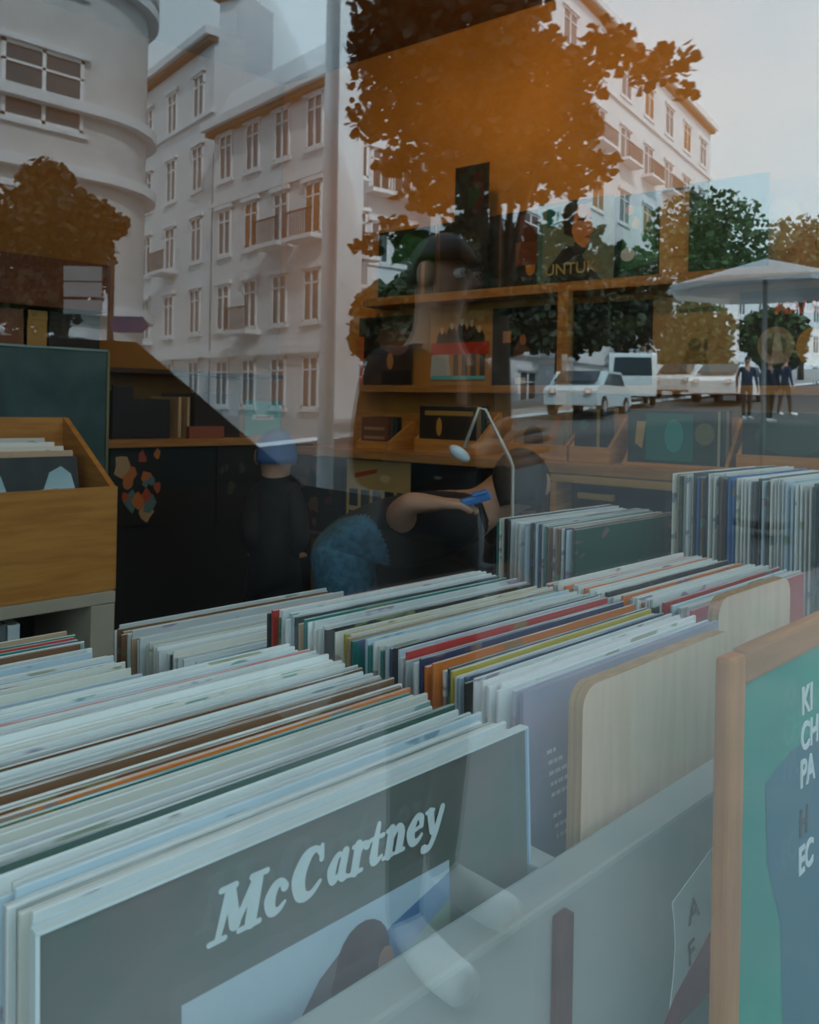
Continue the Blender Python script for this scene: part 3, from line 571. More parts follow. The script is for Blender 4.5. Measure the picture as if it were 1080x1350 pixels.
# ------------------------------------------------------------------ people
def person(name, J, E_, regions, label, hair=None, group=None, lv=2):
    """J: joint name -> (position, radius); E_: edges; regions: list of (material, joint names); one continuous skinned body"""
    me = bpy.data.meshes.new(name); names = list(J); idx = {n: i for i, n in enumerate(names)}
    me.from_pydata([J[n][0] for n in names], [(idx[a], idx[b]) for a, b in E_], [])
    o = bpy.data.objects.new(name, me); col.objects.link(o)
    sk = o.modifiers.new('skin', 'SKIN'); sk.use_smooth_shade = True
    if not me.skin_vertices: me.skin_vertices.new()
    for i, n in enumerate(names):
        r = J[n][1]; r = r if isinstance(r, tuple) else (r, r); me.skin_vertices[0].data[i].radius = r
        me.skin_vertices[0].data[i].use_root = (n == 'pelvis')
    su = o.modifiers.new('sub', 'SUBSURF'); su.levels = lv; su.render_levels = lv
    dg_ = bpy.context.evaluated_depsgraph_get(); nm = bpy.data.meshes.new_from_object(o.evaluated_get(dg_))
    bpy.data.objects.remove(o)
    body = bpy.data.objects.new('body', nm); col.objects.link(body)
    nm.materials.clear(); reg = {}
    for k, (mt, ns) in enumerate(regions):
        nm.materials.append(mt)
        for n in ns: reg[n] = k
    segs = []
    for a, b in E_:
        segs.append((Vector(J[a][0]), Vector(J[b][0]), reg.get(b, reg.get(a, 0))))
    for f in nm.polygons:
        c = f.center; best = 1e9; bi = 0
        for p, q, k in segs:
            d = q-p; L2 = d.length_squared; t = max(0, min(1, (c-p).dot(d)/L2)) if L2 else 0
            dd = (c-(p+d*t)).length
            if dd < best: best = dd; bi = k
        f.material_index = bi; f.use_smooth = True
    root = empty('person', (0, 0, 0), 0, label, 'person', group); body.parent = root
    return root, body
def chain_fingers(J, E_, wrist, palm_c, side, fwd, nrm, curl=.5, L=.075):
    """four unequal bent fingers and a thumb rooted in the palm"""
    for k, (s_, ln) in enumerate(((-.030, .9), (-.010, 1.0), (.011, .95), (.031, .76))):
        base = palm_c+fwd*.035+side*s_; d = fwd
        p1 = base+d*L*ln*.4; d2 = (fwd+nrm*curl).normalized(); p2 = p1+d2*L*ln*.33; d3 = (fwd+nrm*curl*2.2).normalized(); p3 = p2+d3*L*ln*.27
        a = '%s_f%d' % (wrist, k)
        for nme, p, r in ((a+'0', base, .0105), (a+'1', p1, .0092), (a+'2', p2, .0085), (a+'3', p3, .007)): J[nme] = (p, r)
        E_ += [(wrist+'_palm', a+'0'), (a+'0', a+'1'), (a+'1', a+'2'), (a+'2', a+'3')]
    b = palm_c-side*.03-fwd*.012; t1 = b-side*.024+fwd*.024; t2 = t1+fwd*.03-side*.005+nrm*.008
    J[wrist+'_t0'] = (b, .012); J[wrist+'_t1'] = (t1, .011); J[wrist+'_t2'] = (t2, .009)
    E_ += [(wrist+'_palm', wrist+'_t0'), (wrist+'_t0', wrist+'_t1'), (wrist+'_t1', wrist+'_t2')]
    return [n for n in J if n.startswith(wrist+'_')]
skin = mat('skin', (.42, .24, .16), .55, noise=.05, scale=30); denim = mat('blue_denim', (.03, .115, .18), .85, noise=.3, scale=60, bump=.1)
blackcloth = mat('black_cloth', (.008, .009, .011), .9, noise=.3, scale=20); blk_hair = mat('black_hair', (.01, .008, .007), .6)
navy = mat('navy_cloth', (.02, .03, .05), .9); shoe_w = mat('white_shoe', (.85, .86, .84), .5); grey_tr = mat('dark_grey_trousers', (.05, .045, .04), .9)
def head_face(root, c, fwd, up, r=.095, hair_m=None, hat=None, long=False):
    """facial features set on a head centred at c, plus hair or cap, as children"""
    fwd = fwd.normalized(); side = fwd.cross(up).normalized(); up = side.cross(fwd)
    m = MB()
    for s_ in (-1, 1):
        e = c+fwd*r*.82+side*s_*r*.36+up*r*.02; m.ball(e, .011, flat((.7, .68, .64)), 10); m.ball(e+fwd*.007, .006, flat((.03, .02, .015)), 8)
        m.tube([e+up*.018-side*.013+fwd*.006, e+up*.021+fwd*.008, e+up*.018+side*.013+fwd*.005], .0028, blk_hair, 6)
    m.build('eyes', root)
    m = MB(); m.tube([c+fwd*r*.88+up*.01, c+fwd*r*1.14-up*.022, c+fwd*r*.95-up*.03], [.008, .014, .008], skin, 8); m.build('nose', root)
    m = MB(); m.tube([c+fwd*r*.86-up*.052-side*.022, c+fwd*r*.95-up*.052, c+fwd*r*.86-up*.052+side*.022], [.003, .006, .003], flat((.35, .12, .1)), 8); m.build('mouth', root)
    for s_ in (-1, 1):
        m = MB(); m.ball((0, 0, 0), .03, skin, 10, (.35, .7, 1)); er = m.build('ear', root, c+side*s_*r*.86); er.rotation_euler = (0, 0, math.atan2(side.y, side.x))
    # hair cap: upper/back part of a slightly larger head
    m = MB(); i = m.mi(hair_m or blk_hair); rr = bmesh.ops.create_uvsphere(m.bm, u_segments=24, v_segments=16, radius=1)
    for v in list(rr['verts']):
        p = v.co; lf = p.y; lu = p.z
        q = c+side*p.x*r*.98-fwd*(-p.y)*r*1.12*-1*-1+up*p.z*r*1.3 if False else c+side*p.x*r*1.0+fwd*p.y*r*1.1+up*p.z*r*1.28
        v.tag = (p.z < (.28 if p.y > -.1 else (-.75 if long else -.35)) and not (p.z > .28)); v.co = q
    bmesh.ops.delete(m.bm, geom=[v for v in m.bm.verts if v.tag], context='VERTS')
    for f in m.bm.faces: f.material_index = i; f.smooth = True
    bmesh.ops.solidify(m.bm, geom=m.bm.faces[:], thickness=.008)
    m.build('cap' if hat else 'hair', root)
V = Vector
# --- customer bending over a bin (in the dark middle of the shop)
DP = 2.15
def q(px, py, dd=0): return atd(px, py, DP+dd)
fl = lambda p, z: V((p.x, p.y, z))
hipc = q(452, 710); rgt = RV.copy(); fw = FV.copy()
neck = q(640, 668, .02); headc = q(682, 640, .0)
J = {'pelvis': (hipc, (.105, .135)), 'waist': (q(520, 700, 0), (.105, .115)), 'chest': (q(590, 698, 0), (.12, .13)), 'neck': (neck, .055), 'skull': (headc, (.07, .075)), 'crown': (q(694, 632), (.066, .07)),
     'hipL': (hipc+fw*.09-V((0, 0, .03)), .085), 'kneeL': (fl(hipc+fw*.1+rgt*.06, .46), .058), 'ankL': (fl(hipc+fw*.1+rgt*.0, .09), .04), 'toeL': (fl(hipc+fw*.1+rgt*.16, .035), .035),
     'hipR': (hipc-fw*.09-V((0, 0, .03)), .085), 'kneeR': (fl(hipc-fw*.1+rgt*.03, .46), .058), 'ankR': (fl(hipc-fw*.1-rgt*.04, .09), .04), 'toeR': (fl(hipc-fw*.1+rgt*.12, .035), .035),
     'shL': (q(600, 690, -.15), .062), 'elL': (q(524, 684, -.30), .042), 'wrL': (q(540, 662, -.36), .025),
     'shR': (q(600, 700, .15), .06), 'elR': (q(640, 740, .2), .045), 'wrR': (q(672, 720, .1), .026)}
E1 = [('pelvis', 'waist'), ('waist', 'chest'), ('chest', 'neck'), ('neck', 'skull'), ('skull', 'crown'), ('pelvis', 'hipL'), ('hipL', 'kneeL'), ('kneeL', 'ankL'), ('ankL', 'toeL'), ('pelvis', 'hipR'), ('hipR', 'kneeR'), ('kneeR', 'ankR'), ('ankR', 'toeR'),
      ('chest', 'shL'), ('shL', 'elL'), ('elL', 'wrL'), ('chest', 'shR'), ('shR', 'elR'), ('elR', 'wrR')]
pw = J['wrL'][0]; hf = (rgt*1-V((0, 0, .02))).normalized(); palm = pw+hf*.05; J['wrL_palm'] = (palm, (.034, .02)); E1.append(('wrL', 'wrL_palm'))
fL = chain_fingers(J, E1, 'wrL', palm, V((0, 0, 1)).cross(hf).normalized()*-1, hf, V((0, 0, -1)), .35)
pr = J['wrR'][0]; palm2 = pr+hf*.05; J['wrR_palm'] = (palm2, (.034, .02)); E1.append(('wrR', 'wrR_palm'))
fR = chain_fingers(J, E1, 'wrR', palm2, V((0, 0, 1)).cross(hf).normalized(), hf, V((0, 0, -1)), .5)
regs = [(blackcloth, ['waist', 'chest', 'shL', 'shR', 'elL', 'elR', 'wrR']), (denim, ['pelvis', 'hipL', 'kneeL', 'ankL', 'hipR', 'kneeR', 'ankR']), (skin, ['skull', 'crown', 'neck', 'wrL']+fL+fR), (blackcloth, ['toeL', 'toeR'])]
pr1, bd = person('person', J, E1, regs, 'customer in blue jeans and black top bending over, one hand forward, in the dark aisle', lv=4)
head_face(pr1, headc+rgt*.01, (fw+rgt*.5-V((0, 0, .5))).normalized(), V((.2, .2, 1)), .08, blk_hair, long=True)
m = MB(); m.box((-.035, -.015, -.01), (.05, .02, .012), mat('bright_blue_plastic', (.05, .2, .55), .35), .006); m.box((.0, -.02, .008), (.045, .022, .02), MC['bright_blue_plastic'], .006)
pb = m.build('blue_pouch', None, q(624, 660, -.38)); pb.rotation_euler = (0, math.radians(-18), -.78); pb.scale = (.8, .8, .8)
tag(pb, 'small bright blue pouch held out at the fingertips of the bending customer', 'pouch')
# --- crouching customer with blue cap at the back
DC = 2.9
def q2(px, py, dd=0): return atd(px, py, DC+dd)
hc_ = q2(362, 602)
J = {'pelvis': (fl(q2(362, 700), .55), (.13, .1)), 'chest': (q2(362, 672), (.13, .09)), 'neck': (q2(363, 628), .045), 'skull': (q2(364, 606), .068), 'crown': (q2(364, 592), .062),
     'kneeL': (fl(q2(340, 700, .1), .42), .06), 'ankL': (fl(q2(345, 700, -.1), .09), .04), 'toeL': (fl(q2(343, 700, -.25), .035), .035), 'kneeR': (fl(q2(388, 700, .1), .42), .06), 'ankR': (fl(q2(384, 700, -.08), .09), .04), 'toeR': (fl(q2(386, 700, -.22), .035), .035),
     'shL': (q2(340, 652), .05), 'elL': (q2(330, 712, -.1), .038), 'wrL': (q2(345, 735, .1), .025), 'shR': (q2(386, 652), .05), 'elR': (q2(396, 712, -.1), .038), 'wrR': (q2(378, 735, .1), .025)}
E2 = [('pelvis', 'chest'), ('chest', 'neck'), ('neck', 'skull'), ('skull', 'crown'), ('pelvis', 'kneeL'), ('kneeL', 'ankL'), ('ankL', 'toeL'), ('pelvis', 'kneeR'), ('kneeR', 'ankR'), ('ankR', 'toeR'), ('chest', 'shL'), ('shL', 'elL'), ('elL', 'wrL'), ('chest', 'shR'), ('shR', 'elR'), ('elR', 'wrR')]
hfd = fw
fa = []
for w_ in ('wrL', 'wrR'):
    pc = J[w_][0]+hfd*.045; J[w_+'_palm'] = (pc, (.032, .02)); E2.append((w_, w_+'_palm')); fa += chain_fingers(J, E2, w_, pc, rgt*(1 if w_ == 'wrL' else -1), hfd, V((0, 0, -1)), .6)
pr2, bd = person('person', J, E2, [(blackcloth, ['pelvis', 'chest', 'shL', 'shR', 'elL', 'elR', 'wrL', 'wrR', 'kneeL', 'kneeR', 'ankL', 'ankR', 'toeL', 'toeR', 'neck']), (skin, ['skull', 'crown']+fa)], 'person in a blue cap and black clothes crouching before the back counter')
capm = mat('blue_cap', (.03, .11, .3), .8)
head_face(pr2, q2(364, 602), fw-rgt*.3, V((0, 0, 1)), .078, capm, hat=True)

# ------------------------------------------------------------------ THE STREET (seen mirrored in the window)
stone = mat('pale_stone', (.56, .57, .56), .85, noise=.06, scale=1.5); stone2 = mat('cream_stucco', (.64, .67, .68), .85, noise=.05, scale=.8)
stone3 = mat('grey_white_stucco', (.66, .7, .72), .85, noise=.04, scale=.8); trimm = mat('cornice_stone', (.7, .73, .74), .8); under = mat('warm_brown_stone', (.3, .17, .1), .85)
winf = mat('white_window_frame', (.78, .8, .8), .5); pane_m = mat('window_pane_dark', (.06, .08, .09), .08, spec=.6); iron = mat('dark_iron', (.03, .03, .03), .5)
shutter = mat('brown_shutter', (.25, .13, .07), .7)
def facade(A, B, h, floors, bays, label, mt, name='apartment_building', base=0, depth=7, fh=3.1, ww=.95, wh=1.75, balc=(), cornices=True, roofm=None, shut=(), off0=.5, group=None):
    depth = min(depth, 9)
    """building whose front stands from ground point A to B (street coordinates) ; body lies behind the front, away from the shop"""
    A = V((A[0], A[1], 0)); B = V((B[0], B[1], 0)); d = (B-A); L = d.length; d.normalize(); n = V((d.y, -d.x, 0))
    if (V((0, 0, 0))-A).dot(n) < 0: n = -n
    rz = math.atan2(d.y, d.x); root = empty(name, (A.x, A.y, base), rz, label, 'building', group)
    sgn = 1 if n.dot(V((-d.y, d.x, 0))) > 0 else -1      # local +y faces the street when sgn=1
    def bx(m, x0, x1, y0, y1, z0, z1, mt_, bev=0): m.box((x0, min(sgn*y0, sgn*y1), z0), (x1, max(sgn*y0, sgn*y1), z1), mt_, bev)
    m = MB(); bx(m, 0, L, -depth, 0, 0, h, mt); m.build('walls', root)
    if cornices:
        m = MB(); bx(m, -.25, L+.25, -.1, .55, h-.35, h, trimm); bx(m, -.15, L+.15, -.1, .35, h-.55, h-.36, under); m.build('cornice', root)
        m = MB(); bx(m, -.1, L+.1, -.05, .22, fh-.1, fh+.2, trimm); bx(m, -.1, L+.1, -.05, .14, h-fh-.4, h-fh-.2, trimm); m.build('string_course', root)
    if roofm:
        m = MB(); m.poly([(0, 0, h), (L, 0, h), (L, -sgn*.7, h+1.6), (0, -sgn*.7, h+1.6)], roofm, (0, -sgn*.6, 0)); m.build('roof', root)
    bw = L/bays; fm = pmesh = None
    for f in range(floors):
        for b in range(bays):
            cx = bw*(b+.5); z0 = off0+f*fh+.5
            if fm is None:
                m = MB(); t = .09
                bx(m, -ww/2-.12, ww/2+.12, .0, .1, -.12, 0, trimm); bx(m, -ww/2-.14, ww/2+.14, .0, .16, wh, wh+.16, trimm)
                bx(m, -ww/2, -ww/2+t, .0, .06, 0, wh, winf); bx(m, ww/2-t, ww/2, .0, .06, 0, wh, winf); bx(m, -t/2, t/2, .0, .06, 0, wh, winf)
                bx(m, -ww/2, ww/2, .0, .06, 0, t, winf); bx(m, -ww/2, ww/2, .0, .06, wh-t, wh, winf); bx(m, -ww/2, ww/2, .0, .06, wh*.72, wh*.72+.06, winf)
                wo = m.build('window', root); fm = wo.data
                m = MB(); bx(m, -ww/2+.02, ww/2-.02, .004, .02, .02, wh-.02, pane_m); po_ = m.build('pane', wo); pmesh = po_.data
            else:
                wo = bpy.data.objects.new('window', fm); col.objects.link(wo); wo.parent = root
                po_ = bpy.data.objects.new('pane', pmesh); col.objects.link(po_); po_.parent = wo
            wo.location = (cx, 0, z0)
            if (f, b) in balc or f in balc:
                m = MB(); bx(m, -ww/2-.35, ww/2+.35, 0, .75, -.28, -.12, trimm); 
                m.build('balcony_slab', root, (cx, 0, z0))
                m = MB(); k = -ww/2-.3
                while k < ww/2+.31: bx(m, k, k+.03, .68, .71, -.12, .75, iron); k += .14
                bx(m, -ww/2-.33, ww/2+.33, .67, .72, .73, .78, iron); m.build('balcony_railing', root, (cx, 0, z0))
            if f in shut and (b % 2): 
                m = MB(); bx(m, -ww/2+.02, ww/2-.02, .02, .05, .1, wh*.9, shutter); m.build('shutter', root, (cx, 0, z0))
    return root
def sxy(px, d): p = street(px, 534, d); return (p.x, p.y)
# left building with rounded corner
Y_A = -21.0; xa1 = 8.7
ba = facade((-16, Y_A), (xa1, Y_A), 17.5, 5, 9, 'buff building with a rounded corner and wide triple windows, left in the reflection', stone, depth=9, fh=3.6, ww=2.0, wh=1.9, off0=.4)
m = MB(); n_ = 14; R_ = 2.2
pts = [(xa1+R_*math.sin(k/n_*PI/2), Y_A-R_+R_*math.cos(k/n_*PI/2)) for k in range(n_+1)]+[(xa1+R_, Y_A-9), (xa1, Y_A-9)]
m.poly([(p[0], p[1], 0) for p in pts], stone, (0, 0, 17.5)); 
o = m.build('rounded_corner', ba); o.matrix_parent_inverse = ba.matrix_basis.inverted() if False else Matrix(); 
def to_local(o, root):
    mw = Matrix.Translation(root.location) @ Matrix.Rotation(root.rotation_euler.z, 4, 'Z'); o.data.transform(mw.inverted())
to_local(o, ba)
for z in (3.4, 6.9, 8.6, 12.1, 12.6, 17.4):
    m = MB(); r2 = R_+.3; pp = [(xa1-24, Y_A+.3), ]+[(xa1+r2*math.sin(k/n_*PI/2), Y_A-R_+r2*math.cos(k/n_*PI/2)) for k in range(n_+1)]+[(xa1+r2, Y_A-9), (xa1-24, Y_A-9)]
    m.poly([(p[0], p[1], z) for p in pp], trimm, (0, 0, .28)); o = m.build('cornice_band', ba); to_local(o, ba)
# middle buildings around the junction
facade(sxy(150, 44), sxy(274, 35), 17.3, 5, 4, 'cream five-storey building left of the junction, behind the blue arrow sign', stone2, depth=1.5, fh=3.2, wh=2.0, balc=((1, 1), (2, 2)), ww=1.1)
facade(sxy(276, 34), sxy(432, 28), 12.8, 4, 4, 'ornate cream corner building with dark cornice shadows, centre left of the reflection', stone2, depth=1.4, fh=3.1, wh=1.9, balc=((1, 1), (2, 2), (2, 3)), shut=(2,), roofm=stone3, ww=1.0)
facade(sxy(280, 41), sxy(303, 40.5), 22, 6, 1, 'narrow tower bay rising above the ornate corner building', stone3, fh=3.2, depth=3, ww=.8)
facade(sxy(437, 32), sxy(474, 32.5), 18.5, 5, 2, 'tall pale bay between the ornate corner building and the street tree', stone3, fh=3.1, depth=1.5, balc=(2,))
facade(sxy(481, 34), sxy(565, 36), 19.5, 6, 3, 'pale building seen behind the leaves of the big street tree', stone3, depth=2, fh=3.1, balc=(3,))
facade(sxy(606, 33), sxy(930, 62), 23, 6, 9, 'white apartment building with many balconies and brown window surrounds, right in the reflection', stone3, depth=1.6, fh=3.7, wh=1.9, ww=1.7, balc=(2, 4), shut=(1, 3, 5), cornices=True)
facade(sxy(935, 72), sxy(1085, 80), 13, 4, 6, 'distant hazy white building at the right end of the street', stone3, fh=3.0)
facade((-4, -27), (-30, -12), 15, 4, 8, 'stone building further left along the street, outside the picture', stone, fh=3.3) if False else None
# ground outside: pavement, road rising to the right
pav = mat('pavement_stone', (.4, .37, .36), .8, rgb2=(.3, .33, .32), scale=2.2); road = mat('asphalt', (.08, .08, .08), .85, noise=.12, scale=3); kerbm = mat('kerb_stone', (.36, .28, .3), .8)
def gz(x): return max(0, (x-9)*.075)
m = MB(); i = m.mi(pav); j = m.mi(road); kk = m.mi(kerbm)
xs = [-40, -20, -8, 0, 4, 9, 14, 20, 30, 45, 80]; ys = [(.1, pav, 0), (-1.95, kerbm, 0), (-2.08, road, -.1), (-17, kerbm, 0), (-17.2, pav, 0), (-70, pav, 0)]
for a in range(len(xs)-1):
    for b in range(len(ys)-1):
        z = ys[b][2]; m.poly([(xs[a], ys[b][0], gz(xs[a])+z), (xs[a+1], ys[b][0], gz(xs[a+1])+z), (xs[a+1], ys[b+1][0], gz(xs[a+1])+z), (xs[a], ys[b+1][0], gz(xs[a])+z)], ys[b][1])
o = m.build('street_ground', shell=True, loc=(0, 0, -.005)); struct(o)
# shop front outside face below/around the glass
m = MB(); m.box((XL-3, GY-.05, 0), (XL, GY+.2, ZC), stone); struct(m.build('wall_front'))
m = MB(); m.box((XL-12, GY-.05, ZC+.12), (XG+14, YB+5, 13), stone); struct(m.build('wall_upper_sun_block'))  # unseen upper storeys, added to block sun and sky from behind

# trees
bark = mat('tree_bark', (.07, .05, .035), .9, noise=.3, scale=12, bump=.3)
leafA = mat('dark_leaf', (.02, .036, .01), .6, rgb2=(.01, .02, .008), scale=3); leafB = mat('mid_green_leaf', (.05, .11, .03), .6, rgb2=(.02, .05, .015), scale=2)
leafC = mat('rust_leaf', (.12, .05, .01), .6, rgb2=(.07, .03, .01), scale=3)
def tree(loc, clusters, leaf, nleaf, ls, label, trunk_r=.14, branches=True, seed=1, group=None, name='street_tree'):
    r = random.Random(seed); root = empty(name, loc, 0, label, 'tree', group); L0 = V(loc)
    m = MB(); top = sum((V(c[0]) for c in clusters), V((0, 0, 0)))/len(clusters)-L0
    mid = V((top.x*.15, top.y*.15, top.z*.55)); m.tube([(0, 0, -.05), (0.02, 0, top.z*.25), mid, top*.95], [trunk_r*1.3, trunk_r, trunk_r*.8, trunk_r*.3], bark, 10)
    if branches:
        for c, rad in clusters:
            if rad < .42: continue
            cc = V(c)-L0; m.tube([mid, (mid+cc)/2+V((0, 0, .1)), cc], [trunk_r*.5, trunk_r*.3, trunk_r*.08], bark, 6)
    m.build('trunk', root)
    m = MB(); i = m.mi(leaf); bm = m.bm; vol = [rd**2.2 for c, rd in clusters]; tv = sum(vol)
    for (c, rad), vv in zip(clusters, vol):
        cc = V(c)-L0
        for k in range(int(nleaf*vv/tv)):
            u = V((r.gauss(0, 1), r.gauss(0, 1), r.gauss(0, 1))).normalized()*rad*(r.random()**.45); u.z *= .8
            p = cc+u; s = ls*r.uniform(.6, 1.3)
            a = V((r.gauss(0, 1), r.gauss(0, 1), r.gauss(0, .6))).normalized(); b = a.cross(V((r.gauss(0, 1), r.gauss(0, 1), r.gauss(0, 1)))).normalized(); w = b*s*.42; n3 = a.cross(b)*s*.1
            vs = [bm.verts.new(x) for x in (p-a*s*.5, p-a*s*.12+w+n3, p+a*s*.25+w*.8+n3, p+a*s*.55, p+a*s*.25-w*.8+n3, p-a*s*.12-w+n3)]
            f1 = bm.faces.new([vs[0], vs[1], vs[2], vs[3]]); f2 = bm.faces.new([vs[0], vs[3], vs[4], vs[5]])
            f1.material_index = f2.material_index = i
    m.build('foliage', root, shell=True); return root
def st(px, py, d): return tuple(street(px, py, d))
D_T = 6.5
cl = [(st(560, 40, D_T), .62), (st(640, 60, D_T), .62), (st(600, 120, D_T), .55), (st(690, 110, D_T+.4), .55), (st(720, 170, D_T), .45), (st(640, 180, D_T), .55), (st(560, 170, D_T), .3), (st(560, 250, D_T), .22), (st(620, 235, D_T), .45), (st(700, 225, D_T+.5), .42), (st(750, 110, D_T), .32), (st(500, 90, D_T), .3),
      (st(760, 160, D_T), .22), (st(800, 60, D_T), .25), (st(850, 90, D_T), .22), (st(890, 80, D_T+.6), .22), (st(905, 120, D_T+.6), .12), (st(530, 20, D_T), .45), (st(650, 0, D_T), .5), (st(580, -60, D_T), .7), (st(500, 155, D_T), .28), (st(520, 215, D_T), .2), (st(478, 60, D_T), .16), (st(490, 320, D_T), .12), (st(525, 305, D_T), .16), (st(470, 330, D_T), .08), (st(545, 330, D_T), .2), (st(750, 315, D_T+.6), .34), (st(690, 330, D_T+.4), .3), (st(605, 325, D_T), .33), (st(650, 390, D_T), .26), (st(800, 345, D_T+.8), .22), (st(765, 230, D_T+.5), .25), (st(800, 215, D_T+.5), .15)]
b = street(655, 800, D_T); tree((b.x, b.y, 0), cl, leafA, 9000, .10, 'large dark-leaved street tree whose crown fills the top centre of the reflection', .09, seed=4)
b = street(80, 600, 14); tree((b.x, b.y, 0), [(st(70, 300, 14), 1.0), (st(30, 330, 14), .8), (st(110, 330, 14), .6), (st(60, 240, 14), .5), (st(120, 290, 14), .5), (st(45, 400, 14), .8), (st(100, 370, 14), .6), (st(150, 300, 14), .3)], leafA, 6000, .16, 'dense dark bushy tree on the left, in front of the buff building', .12, seed=9)
for k, (px, py, d, rd, lb_) in enumerate(((520, 420, 22, 1.2, 'dark tree left of the row, by the lamp post'), (585, 400, 27, 1.9, 'dark tree along the street, second from the lamp post'), (655, 390, 28, 1.9, 'dark tree in the middle of the street row'), (735, 390, 31, 2.2, 'dark tree behind the pale blue car'), (815, 385, 36, 2.5, 'dark tree behind the white van'), (930, 310, 44, 3.2, 'tall green tree behind the white umbrella'), (1055, 330, 50, 2.8, 'green tree at the right edge of the reflection'), (914, 440, 43, 2.2, 'dark tree behind the silver car'), (1020, 440, 38, 1.6, 'low dark tree behind the pedestrians'))):
    b = street(px, 534, d); z = gz(b.x); c = street(px, py, d)
    tree((b.x, b.y, z), [((c.x, c.y, c.z), rd), ((c.x+rd*.6, c.y, c.z-rd*.5), rd*.7), ((c.x-rd*.6, c.y+.3, c.z-rd*.5), rd*.7)], leafB if k > 4 else leafA, 3000, .34, lb_, .16, seed=20+k, group='trees along the street')
# street furniture
gp = mat('grey_pole', (.35, .37, .38), .5, metal=.2)
b = street(427, 700, 7.2); lpst = empty('lamp_post', (b.x, b.y, 0), 0, 'pale grey lamp post rising through the reflection left of the tree', 'lamp post')
m = MB(); m.tube([(0, 0, 0), (0, 0, .5), (0, 0, 5.6)], [.1, .075, .06], mat('pale_pole', (.7, .74, .75), .5), 12); m.build('pole', lpst)
m = MB(); m.tube([(0, 0, 5.6), (.3, 0, 5.9), (.8, 0, 5.95)], .035, MC['pale_pole'], 8); m.build('arm', lpst); m = MB(); m.ball((.95, 0, 5.92), .18, flat((.5, .5, .48)), 14, (1, .5, .35)); m.build('lamp_head', lpst)
b = street(143, 560, 9); sgp = empty('direction_sign', (b.x, b.y, 0), 0, 'sign post with a blue arrow sign and white name boards', 'sign')
m = MB(); m.tube([(0, 0, 0), (0, 0, 2.75)], .035, iron, 10); m.build('post', sgp)
def board(px0, px1, py0, py1, mt, arrow, nm):
    a = street(px0, py1, 9)-V((b.x, b.y, 0)); c = street(px1, py0, 9)-V((b.x, b.y, 0)); u = V((c.x-a.x, c.y-a.y, 0)); L = u.length; u.normalize()
    z0, z1 = a.z, c.z; P = lambda s_, z: (a.x+u.x*s_, a.y+u.y*s_, z); m = MB()
    pts = [P(0, z0), P(L, z0), P(L, z1), P(0, z1)] if not arrow else [P(0, z0), P(L*.85, z0), P(L, (z0+z1)/2), P(L*.85, z1), P(0, z1)]
    m.poly(pts, mt, (-u.y*.03, u.x*.03, 0)); o = m.build(nm, sgp); return o
board(143, 197, 418, 438, flat((.02, .09, .3)), True, 'arrow_board')['label'] = 'blue arrow board'
for y0 in (352, 373, 396): board(85, 135, y0, y0+18, flat((.6, .6, .58)), False, 'name_board')
# white patio umbrella
c = street(1010, 356, 8.5); um = empty('patio_umbrella', (c.x, c.y, gz(c.x)), 0, 'large white patio umbrella at the right of the reflection', 'umbrella')
zt = c.z-gz(c.x)+.12; m = MB(); wc = mat('white_canvas', (.75, .78, .8), .8); n_ = 8; rr_ = 1.0
ring = [(rr_*math.cos(2*PI*k/n_), rr_*math.sin(2*PI*k/n_), zt-.3) for k in range(n_)]
for k in range(n_): m.poly([ring[k], ring[(k+1) % n_], (0, 0, zt)], wc); m.poly([ring[k], ring[(k+1) % n_], (ring[(k+1) % n_][0], ring[(k+1) % n_][1], zt-.36), (ring[k][0], ring[k][1], zt-.36)], wc)
m.build('canopy', um, shell=True); m = MB(); m.tube([(0, 0, 0), (0, 0, zt)], .025, gp, 8); m.build('pole', um); m = MB(); m.tube([(0, 0, 0), (0, 0, .08)], .28, iron, 16); m.build('base', um)
